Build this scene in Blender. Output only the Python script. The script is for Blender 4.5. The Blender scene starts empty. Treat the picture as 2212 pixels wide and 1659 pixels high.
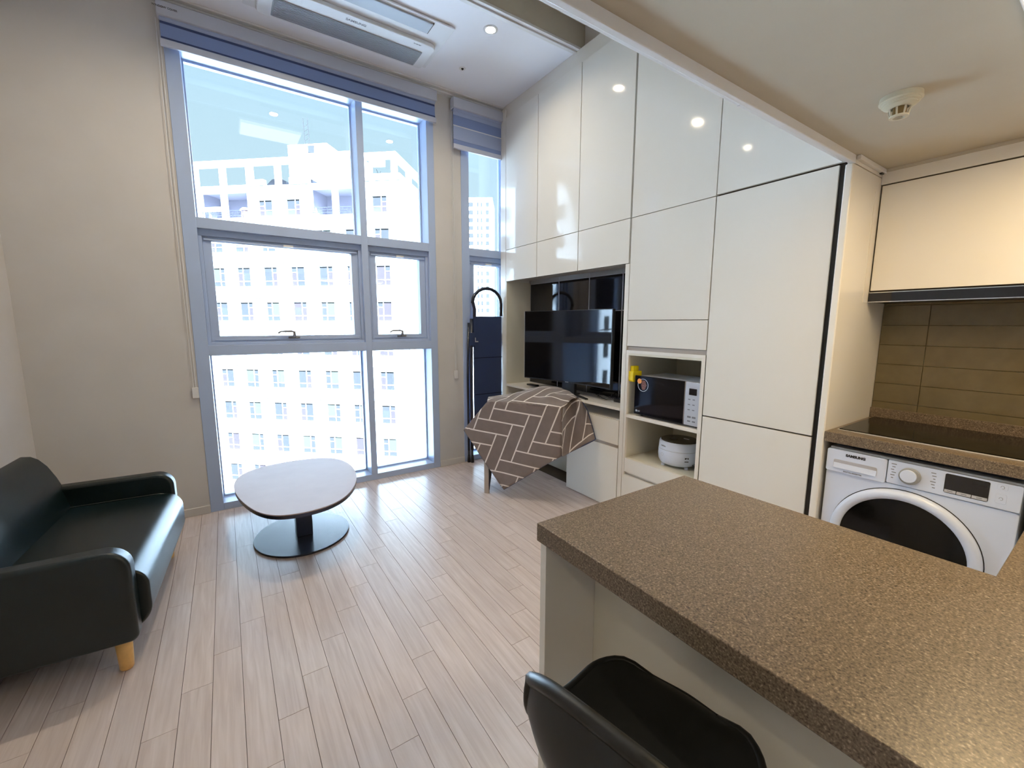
import bpy, bmesh, math, random
from mathutils import Vector, Matrix
random.seed(7)
PI = math.pi
sc = bpy.context.scene
COL = sc.collection

# ---------------------------------------------------------------- camera
cam = bpy.data.objects.new('camera', bpy.data.cameras.new('camera'))
COL.objects.link(cam)
yaw, pitch, roll = math.radians(33.9137), math.radians(-8.0722), math.radians(0.1394)
F = Vector((math.sin(yaw)*math.cos(pitch), math.cos(yaw)*math.cos(pitch), math.sin(pitch)))
r0 = Vector((math.cos(yaw), -math.sin(yaw), 0)); u0 = r0.cross(F)
R_ = r0*math.cos(roll) + u0*math.sin(roll); U_ = -r0*math.sin(roll) + u0*math.cos(roll)
cam.matrix_world = Matrix(((R_.x, U_.x, -F.x, 0), (R_.y, U_.y, -F.y, 0), (R_.z, U_.z, -F.z, 1.45), (0, 0, 0, 1)))
cam.data.sensor_fit = 'HORIZONTAL'; cam.data.sensor_width = 36
cam.data.lens = 916.28/2212*36; cam.data.clip_start = 0.02; cam.data.clip_end = 2000
sc.camera = cam

# ---------------------------------------------------------------- world, sun, exposure
w = bpy.data.worlds.new('sky'); sc.world = w; w.use_nodes = True
nt = w.node_tree; nt.nodes.clear()
out = nt.nodes.new('ShaderNodeOutputWorld'); bg = nt.nodes.new('ShaderNodeBackground')
tc = nt.nodes.new('ShaderNodeTexCoord'); sep = nt.nodes.new('ShaderNodeSeparateXYZ'); ramp = nt.nodes.new('ShaderNodeValToRGB')
ramp.color_ramp.elements[0].position = 0.0; ramp.color_ramp.elements[0].color = (0.74, 0.93, 1.0, 1)
ramp.color_ramp.elements[1].position = 0.8; ramp.color_ramp.elements[1].color = (0.42, 0.76, 1.0, 1)
nt.links.new(tc.outputs['Generated'], sep.inputs[0]); nt.links.new(sep.outputs['Z'], ramp.inputs[0])
nt.links.new(ramp.outputs[0], bg.inputs[0]); bg.inputs[1].default_value = 0.72
nt.links.new(bg.outputs[0], out.inputs[0])
sun = bpy.data.objects.new('sun', bpy.data.lights.new('sun', 'SUN')); COL.objects.link(sun)
sun.data.energy = 76.0; sun.data.color = (0.56, 0.76, 1.0); sun.data.angle = math.radians(0.6)
sun.rotation_euler = Vector((-0.22, -0.74, 0.63)).to_track_quat('Z', 'Y').to_euler()
sc.view_settings.view_transform = 'Standard'; sc.view_settings.look = 'None'
sc.view_settings.exposure = 0.5; sc.view_settings.gamma = 1.0
sc.view_settings.use_curve_mapping = False
DAY = (0.80, 0.88, 1.0)
WARM = (1.0, 0.86, 0.62)

# ---------------------------------------------------------------- materials
MATS = {}
def mat(name, col, rough=0.5, metal=0.0, spec=0.5, coat=0.0, emit=None, estr=0.0, noise=None, bump=None):
    m = bpy.data.materials.new(name); m.use_nodes = True
    t = m.node_tree; b = t.nodes['Principled BSDF']
    b.inputs['Base Color'].default_value = (*col, 1); b.inputs['Roughness'].default_value = rough
    b.inputs['Metallic'].default_value = metal; b.inputs['Specular IOR Level'].default_value = spec
    b.inputs['Coat Weight'].default_value = coat; b.inputs['Coat Roughness'].default_value = 0.03
    if emit: b.inputs['Emission Color'].default_value = (*emit, 1); b.inputs['Emission Strength'].default_value = estr
    if noise or bump:
        g = t.nodes.new('ShaderNodeTexCoord')
        n = t.nodes.new('ShaderNodeTexNoise'); n.inputs['Scale'].default_value = (noise or bump)[0]; n.inputs['Detail'].default_value = 4
        t.links.new(g.outputs['Object'], n.inputs['Vector'])
        if noise:
            r = t.nodes.new('ShaderNodeValToRGB'); a = noise[1]
            r.color_ramp.elements[0].position = .3; r.color_ramp.elements[1].position = .7
            r.color_ramp.elements[0].color = (*[c*(1-a) for c in col], 1); r.color_ramp.elements[1].color = (*[min(1, c*(1+a)) for c in col], 1)
            t.links.new(n.outputs['Fac'], r.inputs[0]); t.links.new(r.outputs[0], b.inputs['Base Color'])
        if bump:
            bp = t.nodes.new('ShaderNodeBump'); bp.inputs['Strength'].default_value = bump[1]; bp.inputs['Distance'].default_value = 0.002
            t.links.new(n.outputs['Fac'], bp.inputs['Height']); t.links.new(bp.outputs[0], b.inputs['Normal'])
    MATS[name] = m; return m
M_wall = mat('wallpaper', (.62, .585, .56), .75, noise=(3, .03), bump=(260, .25))
M_ceil = mat('ceiling_paper', (.88, .88, .93), .8, bump=(200, .15))
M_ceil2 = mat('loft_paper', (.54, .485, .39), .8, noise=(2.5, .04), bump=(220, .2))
M_trimw = mat('white_trim', (.74, .73, .73), .35)
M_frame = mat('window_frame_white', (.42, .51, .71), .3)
M_gloss = mat('high_gloss_cream', (.82, .785, .725), .06, spec=.42)
M_satin = mat('satin_cream', (.81, .77, .705), .25)
M_cabin = mat('cabinet_inside', (.70, .66, .55), .45)
M_black = mat('black_strip', (.008, .007, .006), .35)
M_gap = mat('shadow_gap', (.05, .035, .02), .8)
M_dark = mat('black_plastic', (.012, .013, .015), .3)
M_screen = mat('tv_screen', (.004, .004, .005), .045, spec=.7)
M_gtile = mat('black_glass_tile', (.008, .008, .012), .06, spec=.6)
M_joint = mat('silver_joint', (.42, .42, .47), .4)
M_blindh = mat('blind_rail', (.54, .56, .65), .4)
M_leather = mat('dark_leather', (.002, .009, .011), .33, spec=.5, bump=(420, .18))
M_oak = mat('oak_leg', (.72, .42, .14), .4, noise=(30, .1))
M_steelb = mat('black_steel', (.012, .016, .035), .22, spec=.6)
M_ttop = mat('table_laminate', (.37, .285, .275), .5, spec=.3, noise=(9, .03))
M_white = mat('appliance_white', (.68, .735, .87), .28)
M_silver = mat('silver', (.62, .62, .66), .3, metal=.5)
M_chrome = mat('chrome', (.75, .75, .75), .12, metal=1)
M_steel = mat('brushed_steel', (.60, .58, .55), .35, metal=.3)
M_mwg = mat('microwave_glass', (.004, .004, .006), .05, spec=.4)
M_hob = mat('hob_glass', (.004, .004, .004), .12, spec=.25)
M_handle = mat('handle_grey', (.22, .22, .24), .45)
M_acw = mat('matte_white_plastic', (.78, .78, .80), .6, spec=.3)
M_acg = mat('matte_grey_grille', (.33, .345, .37), .75, spec=.15)
M_flap = mat('flap_grey', (.42, .45, .50), .6)
M_greyp = mat('grey_plastic', (.33, .33, .33), .4)
M_print = mat('print_grey', (.22, .22, .24), .6)
M_ink = mat('black_print', (.02, .02, .03), .6)
M_yellow = mat('yellow_plastic', (.85, .66, .005), .4)
M_orange = mat('orange_sticker', (.95, .38, .08), .5)
M_stickt = mat('sticker_text', (.42, .18, .13), .6)
M_lid = mat('bronze_lid', (.045, .036, .022), .2)
M_fabricb = mat('navy_canvas', (.022, .040, .11), .7, bump=(300, .3))
M_rubber = mat('rubber', (.01, .01, .015), .7)
M_blindA = mat('blind_opaque', (.22, .29, .52), .8, bump=(400, .2))
M_blindB = mat('blind_sheer_band', (.055, .08, .20), .9)
M_blindC = mat('blind_light_band', (.36, .42, .60), .85)
M_stool = mat('stool_shell', (.012, .013, .012), .42)
M_det = mat('detector_cream', (.62, .57, .43), .5)
M_brass = mat('detector_inner', (.25, .16, .05), .4)
M_tile = mat('taupe_tile', (.155, .122, .06), .28, noise=(16, .10))
M_grout = mat('grout', (.36, .31, .20), .8)
M_drawg = mat('taupe_board', (.42, .36, .31), .45)
M_lampglow = mat('downlight_glow', (1, 1, 1), .5, emit=(1.0, .92, .74), estr=14)
M_ledglow = mat('led_panel_glow', (1, 1, 1), .5, emit=(1.0, .90, .72), estr=1.5)
M_fac = mat('facade_white', (.86, .86, .85), .8)
M_fac2 = mat('facade_shade', (.26, .24, .29), .8)  # shade inside terraces and openings, put into a darker facade colour
M_pA = mat('far_pane_blue', (.040, .038, .038), .95, spec=.05)
M_pB = mat('far_pane_lilac', (.050, .038, .040), .95, spec=.05)
M_pC = mat('far_pane_aqua', (.057, .056, .046), .95, spec=.05)
M_awn = mat('slate_awning', (.035, .033, .042), .7)
M_red = mat('pale_red', (.2, .08, .07), .6)
M_ground = mat('ground', (.45, .45, .44), .9)

def glass_mat(name, fac_scale, tint):
    m = bpy.data.materials.new(name); m.use_nodes = True; t = m.node_tree; t.nodes.clear()
    o = t.nodes.new('ShaderNodeOutputMaterial'); mx = t.nodes.new('ShaderNodeMixShader'); tr = t.nodes.new('ShaderNodeBsdfTransparent')
    gl = t.nodes.new('ShaderNodeBsdfGlossy'); fr = t.nodes.new('ShaderNodeFresnel'); fr.inputs['IOR'].default_value = 1.45
    gl.inputs['Roughness'].default_value = 0.0; tr.inputs['Color'].default_value = (*tint, 1)
    mu = t.nodes.new('ShaderNodeMath'); mu.operation = 'MULTIPLY'; mu.inputs[1].default_value = fac_scale
    t.links.new(fr.outputs[0], mu.inputs[0]); t.links.new(mu.outputs[0], mx.inputs[0])
    t.links.new(tr.outputs[0], mx.inputs[1]); t.links.new(gl.outputs[0], mx.inputs[2]); t.links.new(mx.outputs[0], o.inputs[0])
    return m
M_glass = glass_mat('window_glass', 1.0, (.97, .985, .99))

def wood_floor_mat():
    m = bpy.data.materials.new('pale_oak_plank'); m.use_nodes = True; t = m.node_tree; b = t.nodes['Principled BSDF']
    g = t.nodes.new('ShaderNodeTexCoord'); oi = t.nodes.new('ShaderNodeObjectInfo')
    mp = t.nodes.new('ShaderNodeMapping'); mp.inputs['Scale'].default_value = (26, 1.6, 1)
    add = t.nodes.new('ShaderNodeVectorMath'); add.operation = 'ADD'
    sc_ = t.nodes.new('ShaderNodeVectorMath'); sc_.operation = 'SCALE'; sc_.inputs['Scale'].default_value = 37
    t.links.new(oi.outputs['Random'], sc_.inputs[0]); t.links.new(g.outputs['Object'], add.inputs[0]); t.links.new(sc_.outputs[0], add.inputs[1])
    t.links.new(add.outputs[0], mp.inputs[0])
    n = t.nodes.new('ShaderNodeTexNoise'); n.inputs['Scale'].default_value = 2.2; n.inputs['Detail'].default_value = 6; n.inputs['Distortion'].default_value = .6
    t.links.new(mp.outputs[0], n.inputs['Vector'])
    r = t.nodes.new('ShaderNodeValToRGB'); r.color_ramp.elements[0].position = .30; r.color_ramp.elements[1].position = .72
    r.color_ramp.elements[0].color = (.55, .455, .42, 1); r.color_ramp.elements[1].color = (.68, .585, .555, 1)
    t.links.new(n.outputs['Fac'], r.inputs[0])
    hv = t.nodes.new('ShaderNodeHueSaturation'); mr = t.nodes.new('ShaderNodeMapRange'); mr.inputs['To Min'].default_value = .95; mr.inputs['To Max'].default_value = 1.05
    t.links.new(oi.outputs['Random'], mr.inputs['Value']); t.links.new(mr.outputs[0], hv.inputs['Value']); t.links.new(r.outputs[0], hv.inputs['Color'])
    t.links.new(hv.outputs[0], b.inputs['Base Color']); b.inputs['Roughness'].default_value = .26; b.inputs['Specular IOR Level'].default_value = 1.0
    bp = t.nodes.new('ShaderNodeBump'); bp.inputs['Strength'].default_value = .06; bp.inputs['Distance'].default_value = .002
    t.links.new(n.outputs['Fac'], bp.inputs['Height']); t.links.new(bp.outputs[0], b.inputs['Normal'])
    return m
M_floor = wood_floor_mat()

def granite_mat():
    m = bpy.data.materials.new('speckled_brown_stone'); m.use_nodes = True; t = m.node_tree; b = t.nodes['Principled BSDF']
    g = t.nodes.new('ShaderNodeTexCoord')
    n = t.nodes.new('ShaderNodeTexNoise'); n.inputs['Scale'].default_value = 260; n.inputs['Detail'].default_value = 3
    v = t.nodes.new('ShaderNodeTexVoronoi'); v.inputs['Scale'].default_value = 95
    t.links.new(g.outputs['Object'], n.inputs['Vector']); t.links.new(g.outputs['Object'], v.inputs['Vector'])
    r = t.nodes.new('ShaderNodeValToRGB'); e = r.color_ramp.elements
    e[0].position = .30; e[0].color = (.045, .030, .016, 1); e[1].position = .46; e[1].color = (.150, .108, .067, 1)
    x = e.new(.60); x.color = (.205, .15, .098, 1); x = e.new(.72); x.color = (.42, .33, .23, 1)
    t.links.new(n.outputs['Fac'], r.inputs[0])
    r2 = t.nodes.new('ShaderNodeValToRGB'); r2.color_ramp.elements[0].position = .10; r2.color_ramp.elements[1].position = .17
    r2.color_ramp.elements[0].color = (.25, .2, .15, 1); r2.color_ramp.elements[1].color = (1, 1, 1, 1)
    t.links.new(v.outputs['Distance'], r2.inputs[0])
    mx = t.nodes.new('ShaderNodeMix'); mx.data_type = 'RGBA'; mx.blend_type = 'MULTIPLY'; mx.inputs[0].default_value = .55
    t.links.new(r.outputs[0], mx.inputs[6]); t.links.new(r2.outputs[0], mx.inputs[7]); t.links.new(mx.outputs[2], b.inputs['Base Color'])
    b.inputs['Roughness'].default_value = .31; b.inputs['Specular IOR Level'].default_value = .5
    return m
M_stone = granite_mat()

def cloth_mat():
    m = bpy.data.materials.new('taupe_cloth_herringbone_print'); m.use_nodes = True; t = m.node_tree; b = t.nodes['Principled BSDF']
    def N(op, *a):
        n = t.nodes.new('ShaderNodeMath'); n.operation = op
        for i, x in enumerate(a):
            if isinstance(x, (int, float)): n.inputs[i].default_value = x
            else: t.links.new(x, n.inputs[i])
        return n.outputs[0]
    uv = t.nodes.new('ShaderNodeUVMap'); uv.uv_map = 'UVMap'; s = t.nodes.new('ShaderNodeSeparateXYZ'); t.links.new(uv.outputs[0], s.inputs[0])
    u, v = s.outputs[0], s.outputs[1]
    i, j = N('FLOOR', u), N('FLOOR', v); fu, fv = N('FRACT', u), N('FRACT', v)
    k = N('FLOORED_MODULO', N('ADD', i, j), 6.0); k = N('ROUND', k)
    isH = N('LESS_THAN', k, 2.5); W = .052
    lo_u = N('LESS_THAN', fu, W); hi_u = N('GREATER_THAN', fu, 1-W); lo_v = N('LESS_THAN', fv, W); hi_v = N('GREATER_THAN', fv, 1-W)
    eq = lambda n: N('COMPARE', k, float(n), .1)
    H = N('MAXIMUM', N('MAXIMUM', lo_v, hi_v), N('MAXIMUM', N('MULTIPLY', eq(0), lo_u), N('MULTIPLY', eq(2), hi_u)))
    V = N('MAXIMUM', N('MAXIMUM', lo_u, hi_u), N('MAXIMUM', N('MULTIPLY', eq(3), lo_v), N('MULTIPLY', eq(5), hi_v)))
    L = N('ADD', N('MULTIPLY', isH, H), N('MULTIPLY', N('SUBTRACT', 1.0, isH), V))
    g = t.nodes.new('ShaderNodeTexCoord'); no = t.nodes.new('ShaderNodeTexNoise'); no.inputs['Scale'].default_value = 14; t.links.new(g.outputs['Object'], no.inputs['Vector'])
    r = t.nodes.new('ShaderNodeValToRGB'); r.color_ramp.elements[0].color = (.17, .135, .125, 1); r.color_ramp.elements[1].color = (.235, .19, .175, 1)
    t.links.new(no.outputs['Fac'], r.inputs[0])
    mx = t.nodes.new('ShaderNodeMix'); mx.data_type = 'RGBA'; t.links.new(L, mx.inputs[0]); t.links.new(r.outputs[0], mx.inputs[6]); mx.inputs[7].default_value = (.80, .74, .70, 1)
    t.links.new(mx.outputs[2], b.inputs['Base Color']); b.inputs['Roughness'].default_value = .85
    b.inputs['Sheen Weight'].default_value = .25
    return m
M_cloth = cloth_mat()

# ---------------------------------------------------------------- helpers
OFF = {}
def link(o): COL.objects.link(o); return o
def thing(name, label, cat, loc=(0, 0, 0), rotz=0, group=None, kind=None):
    o = link(bpy.data.objects.new(name, None)); o.location = loc; o.rotation_euler = (0, 0, rotz); o.empty_display_size = .05
    if label: o['label'] = label
    if cat: o['category'] = cat
    if group: o['group'] = group
    if kind: o['kind'] = kind
    OFF[o.name] = Vector(loc) if rotz == 0 else None
    return o
def add(bm, x0, x1, y0, y1, z0, z1):
    vs = [bm.verts.new((x, y, z)) for x in (x0, x1) for y in (y0, y1) for z in (z0, z1)]
    for f in ((0, 1, 3, 2), (4, 6, 7, 5), (0, 4, 5, 1), (2, 3, 7, 6), (0, 2, 6, 4), (1, 5, 7, 3)): bm.faces.new([vs[i] for i in f])
def bxs(*boxes):
    bm = bmesh.new()
    for b in boxes: add(bm, *b)
    return bm
def cyl(bm, c, r, h, seg=32, axis='z', r2=None):
    r2 = r if r2 is None else r2; a, b = [], []
    for i in range(seg):
        t = 2*PI*i/seg; p, q = math.cos(t), math.sin(t)
        def P(rr, hh):
            if axis == 'z': v = (c[0]+rr*p, c[1]+rr*q, c[2]+hh)
            elif axis == 'x': v = (c[0]+hh, c[1]+rr*p, c[2]+rr*q)
            else: v = (c[0]+rr*p, c[1]+hh, c[2]+rr*q)
            return bm.verts.new(v)
        a.append(P(r, 0)); b.append(P(r2, h))
    for i in range(seg): bm.faces.new((a[i], a[(i+1) % seg], b[(i+1) % seg], b[i]))
    bm.faces.new(a[::-1]); bm.faces.new(b)
def lathe(bm, c, prof, seg=40):
    rings = []
    for (r, z) in prof:
        if r < 1e-6: rings.append([bm.verts.new((c[0], c[1], c[2]+z))])
        else: rings.append([bm.verts.new((c[0]+r*math.cos(2*PI*i/seg), c[1]+r*math.sin(2*PI*i/seg), c[2]+z)) for i in range(seg)])
    for a, b in zip(rings, rings[1:]):
        for i in range(seg):
            j = (i+1) % seg
            if len(a) == 1 and len(b) == 1: continue
            if len(a) == 1: bm.faces.new((a[0], b[j], b[i]))
            elif len(b) == 1: bm.faces.new((a[i], a[j], b[0]))
            else: bm.faces.new((a[i], a[j], b[j], b[i]))
def prism(bm, pts, h0, h1, plane='xy'):
    def P(p, h):
        return {'xy': (p[0], p[1], h), 'xz': (p[0], h, p[1]), 'yz': (h, p[0], p[1])}[plane]
    a = [bm.verts.new(P(p, h0)) for p in pts]; b = [bm.verts.new(P(p, h1)) for p in pts]; n = len(pts)
    for i in range(n): bm.faces.new((a[i], a[(i+1) % n], b[(i+1) % n], b[i]))
    bm.faces.new(a[::-1]); bm.faces.new(b)
def tube(bm, pts, r, seg=10):
    pts = [Vector(p) for p in pts]; prev = None; rings = []
    for i, p in enumerate(pts):
        d = (pts[min(i+1, len(pts)-1)] - pts[max(i-1, 0)]).normalized()
        if prev is None: n = d.orthogonal().normalized()
        else: n = (prev - d*prev.dot(d)).normalized()
        prev = n; b = d.cross(n); rr = r[i] if isinstance(r, (list, tuple)) else r
        rings.append([bm.verts.new(p + (n*math.cos(2*PI*k/seg) + b*math.sin(2*PI*k/seg))*rr) for k in range(seg)])
    for a, b in zip(rings, rings[1:]):
        for k in range(seg): bm.faces.new((a[k], a[(k+1) % seg], b[(k+1) % seg], b[k]))
    bm.faces.new(rings[0][::-1]); bm.faces.new(rings[-1])
def rrect(x0, x1, y0, y1, r, n=6):
    """rounded rectangle outline; r one radius or four (x1y1, x0y1, x0y0, x1y0)"""
    R = r if isinstance(r, (list, tuple)) else (r,)*4; out = []
    for (cx, cy, sx, sy, a0, q) in ((x1, y1, -1, -1, 0, R[0]), (x0, y1, 1, -1, 90, R[1]), (x0, y0, 1, 1, 180, R[2]), (x1, y0, -1, 1, 270, R[3])):
        if q <= 0: out.append((cx, cy)); continue
        for k in range(n+1):
            a = math.radians(a0+90*k/n); out.append((cx+sx*q+q*math.cos(a), cy+sy*q+q*math.sin(a)))
    return out
def obj(name, bm, m, parent=None, bevel=0, smooth=False, subsurf=0, seg=2, kind=None, label=None, origin=None):
    """one mesh object; with an unrotated parent the shapes are given in room coordinates"""
    bmesh.ops.recalc_face_normals(bm, faces=bm.faces)
    off = Vector((0, 0, 0))
    if parent is not None: off = OFF.get(parent.name) or Vector((0, 0, 0))
    elif origin is not None: off = Vector(origin)
    if off.length: bmesh.ops.translate(bm, verts=bm.verts, vec=-off)
    me = bpy.data.meshes.new(name); bm.to_mesh(me); bm.free()
    if m: me.materials.append(m)
    o = link(bpy.data.objects.new(name, me))
    if parent is not None:
        o.parent = parent; OFF[o.name] = OFF.get(parent.name)
    elif off.length: o.location = off; OFF[o.name] = off
    if smooth:
        for p in me.polygons: p.use_smooth = True
    if bevel:
        b = o.modifiers.new('bevel', 'BEVEL'); b.width = bevel; b.segments = seg; b.limit_method = 'ANGLE'; b.angle_limit = math.radians(40)
        if not smooth:
            for p in me.polygons: p.use_smooth = True
            b.harden_normals = True
    if subsurf:
        s = o.modifiers.new('sub', 'SUBSURF'); s.levels = s.render_levels = subsurf
    if kind: o['kind'] = kind
    if label: o['label'] = label
    return o
def struct(name, bm, m, **k): return obj(name, bm, m, kind='structure', **k)
def tag(o, label, cat, group=None):
    o['label'] = label; o['category'] = cat
    if group: o['group'] = group
    return o
def text(name, s, m, parent, loc, X, Y, size, bold=0, depth=.0006, align='CENTER'):
    c = bpy.data.curves.new(name, 'FONT'); c.body = s; c.size = size; c.extrude = depth; c.offset = bold; c.align_x = align; c.align_y = 'CENTER'
    t = link(bpy.data.objects.new(name+'_tmp', c)); me = bpy.data.meshes.new_from_object(t); bpy.data.objects.remove(t)
    X = Vector(X); Y = Vector(Y); Z = X.cross(Y); off = OFF.get(parent.name) or Vector((0, 0, 0)); L = Vector(loc) - off
    me.transform(Matrix(((X.x, Y.x, Z.x, L.x), (X.y, Y.y, Z.y, L.y), (X.z, Y.z, Z.z, L.z), (0, 0, 0, 1))))
    me.materials.clear(); me.materials.append(m)
    o = link(bpy.data.objects.new(name, me)); o.parent = parent; return o
FX, FZ = (0, -1, 0), (0, 0, 1)      # text on faces that look towards -x
def dup_child(src, parent, loc=None):
    c = src.copy(); link(c); c.parent = parent
    if loc: c.location = loc
    return c

# ================================================================ STRUCTURE
# numbers of the room (metres, camera above the origin)
XL, YW, XC, ZC = -1.065, 3.88, 2.437, 3.56
XR, YB, ZL = 3.045, -2.2, 2.21

floor = struct('floor', bxs((XL-.1, XR+.1, YB-.1, YW+.22, -.12, -.006)), M_gap)
PW = .1022; planks = {}
k0 = -10
for k in range(-10, 25):
    xa = -.047+PW*k; xb = xa+PW
    xa = max(xa, XL+.002); xb = min(xb, 2.70)
    if xb-xa < .01: continue
    y = (2.296+.1695*k) % .8475 + .0-.8475*2
    while y < 3.876:
        y1 = min(y+.8475, 3.879)
        if y1 > -.35:
            ya = max(y, -.9)
            bm = bxs((xa+.0009, xb-.0009, ya+.0009, y1-.0009, -.008, 0))
            key = (round(xb-xa, 4), round(y1-ya, 4))
            if key in planks:
                bm.free(); s = planks[key]; o = s.copy(); link(o); o.location = ((xa+xb)/2, ya, 0)
            else:
                bmesh.ops.translate(bm, verts=bm.verts, vec=(-(xa+xb)/2, -ya, 0))
                me = bpy.data.meshes.new('plank'); bmesh.ops.recalc_face_normals(bm, faces=bm.faces); bm.to_mesh(me); bm.free(); me.materials.append(M_floor)
                o = link(bpy.data.objects.new('plank', me)); o.location = ((xa+xb)/2, ya, 0); planks[key] = o
            o.parent = floor
        y += .8475
obj('plank_remainder', bxs((XL+.002, XR, YB, -.902, -.008, 0)), M_floor, floor)

struct('wall_left', bxs((XL-.12, XL, YB-.1, YW+.3, -.1, 3.9)), M_wall)
struct('wall_back', bxs((XL-.1, XR+.1, YB-.12, YB, -.1, 3.9), (.62, XR, -.62, -.50, 0, ZL)), M_wall)
wr = struct('wall_right', bxs((XR, XR+.12, YB, YW+.3, -.1, 3.9)), M_wall)
struct('wall_niche', bxs((2.762, XR, 2.13, YW, 0, 3.55)), M_wall)
# window wall round the two openings
WT = .26
struct('wall_window', bxs((XL-.1, -.195, YW, YW+WT, -.1, 3.9), (-.195, 1.727, YW, YW+WT, 3.34, 3.9), (-.195, 1.727, YW, YW+WT, -.1, 0.0),
       (1.727, 2.005, YW, YW+WT, -.1, 3.9), (2.005, 2.62, YW, YW+WT, 3.34, 3.9), (2.005, 2.62, YW, YW+WT, -.1, 0.0), (2.62, XR+.1, YW, YW+WT, -.1, 3.9)), M_wall)
# ceilings: dropped part by the window, raised part, underside of the loft
struct('ceiling', bxs((XL, 2.55, 2.722, YW, ZC, ZC+.34)), M_ceil)
struct('ceiling_raised', bxs((XL-.1, XR+.1, YB-.1, 2.722, 3.74, 3.9)), M_ceil2)
struct('trim_6', bxs((XL, 2.50, 2.712, 2.7215, ZC+.012, 3.74)), M_ceil2)
struct('ceiling_loft', bxs((XL, XR, YB, .83, ZL, 2.44)), M_ceil2)
struct('trim_1', bxs((XL, 2.437, .83, .852, 2.177, 2.46), (2.437, 2.78, .812, .83, 2.19, 2.21)), M_trimw, bevel=.003)
struct('trim_2', bxs((XL, 2.434, .857, .876, 2.190, 2.44), (1.512, 1.522, .855, .8775, 2.188, 2.21)), M_trimw, bevel=.003)
struct('trim_3', bxs((XL, 2.46, 2.745, 2.775, ZC-.012, ZC), (XL, 2.46, 2.712, 2.735, ZC-.004, ZC+.012)), M_trimw, bevel=.002)
struct('trim_4', bxs((XL, 2.45, 3.80, YW, ZC-.014, ZC), (XL, 2.45, 3.83, YW, ZC-.030, ZC-.014)), M_trimw, bevel=.003)
struct('trim_5', bxs((2.449, 2.56, .88, 3.84, 3.450, ZC), (2.462, 2.56, .88, 2.72, ZC, ZC+.012), (2.475, 2.50, 2.76, 3.80, ZC-.016, ZC-.001)), M_satin, bevel=.003)
struct('wall_upper_right', bxs((2.50, 2.56, YB, 2.72, ZC+.012, 3.74), (2.52, 2.6, -.6, .83, 2.445, 3.572)), M_wall)
struct('baseboard_window', bxs((XL, -.195, YW-.016, YW, 0, .062), (1.727, 2.005, YW-.016, YW, 0, .062)), M_wall, bevel=.004)
struct('baseboard_left', bxs((XL, XL+.016, YB, YW-.016, 0, .062)), M_wall, bevel=.004)

# ---------------------------------------------------------------- windows
def window(name, X0, X1, mulls, x_clip=None):
    root = thing(name, None, None, (X0, YW, 0), kind='structure')
    y0, y1 = YW-.006, YW+.19
    G = YW+.185
    # outer frame, mullions, transoms
    fr = [(X0, X0+.085, y0, y1, 0, 3.34), (X1-.07, X1, y0, y1, 0, 3.34), (X0+.0852, X1-.0702, y0+.0005, y1, 3.296, 3.34), (X0+.0852, X1-.0702, y0+.0005, y1, 0, .056)]
    obj('window_frame', bxs(*fr), M_frame, root, bevel=.003)
    edges = [X0+.085] + [m for mm in mulls for m in mm] + [X1-.07]
    for (a, b) in mulls: obj('mullion', bxs((a, b, y0, y1, .056, 3.296)), M_frame, root, bevel=.003)
    for (z0, z1) in ((2.125, 2.200), (1.209, 1.285)):
        for i in range(0, len(edges), 2): obj('transom', bxs((edges[i]-.001, edges[i+1]+.001, y0+.001, y1-.001, z0, z1)), M_frame, root, bevel=.003)
    for i in range(0, len(edges), 2):
        a, b = edges[i], edges[i+1]
        for (z0, z1) in ((.056, 1.209), (2.200, 3.296)):
            o = obj('glazing_bead', bxs((a, b, G-.03, G+.005, z0, z0+.012), (a, b, G-.03, G+.005, z1-.012, z1), (a, a+.010, G-.03, G+.005, z0+.012, z1-.012), (b-.010, b, G-.03, G+.005, z0+.012, z1-.012)), M_frame, root)
            obj('pane', bxs((a+.008, b-.008, G-.010, G-.004, z0+.01, z1-.01)), M_glass, root)
        # awning sash
        z0, z1 = 1.285, 2.125
        obj('sash_track', bxs((a, b, YW+.03, YW+.16, z0, z0+.022), (a, b, YW+.03, YW+.16, z1-.045, z1), (a, a+.022, YW+.03, YW+.16, z0+.022, z1-.045), (b-.022, b, YW+.03, YW+.16, z0+.022, z1-.045)), M_frame, root, bevel=.002)
        a2, b2, q0, q1 = a+.022, b-.022, z0+.022, z1-.045
        s = obj('sash', bxs((a2, b2, YW+.05, YW+.12, q0, q0+.045), (a2, b2, YW+.05, YW+.12, q1-.035, q1), (a2, a2+.055, YW+.05, YW+.12, q0+.045, q1-.035), (b2-.055, b2, YW+.05, YW+.12, q0+.045, q1-.035),
                (a2+.02, b2-.02, YW+.042, YW+.05, q0+.012, q0+.022), (a2+.01, b2-.01, YW+.036, YW+.05, q1-.030, q1-.018)), M_frame, root, bevel=.002)
        obj('pane', bxs((a2+.05, b2-.05, YW+.10, YW+.106, q0+.04, q1-.03)), M_glass, s)
        xm = (a2+b2)/2 + .01; bm = bmesh.new(); prism(bm, rrect(xm-.042, xm+.042, q0+.020, q0+.036, .006), YW+.036, YW+.052, 'xz')
        tube(bm, [(xm, YW+.046, q0+.03), (xm, YW+.024, q0+.036), (xm, YW+.02, q0+.072), (xm-.022, YW+.02, q0+.080), (xm-.095, YW+.02, q0+.078), (xm-.118, YW+.02, q0+.064)], [.012, .012, .011, .009, .007, .007], 8)
        obj('handle', bm, M_handle, s, smooth=True)
        obj('sash_stay', bxs((xm-.035, xm+.035, YW+.022, YW+.036, q1-.030, q1-.014)), M_trimw, s, bevel=.002)
    return root
window('window_1', -.195, 1.727, [(1.035, 1.091)])
window('window_2', 2.005, 2.62, [])

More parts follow.
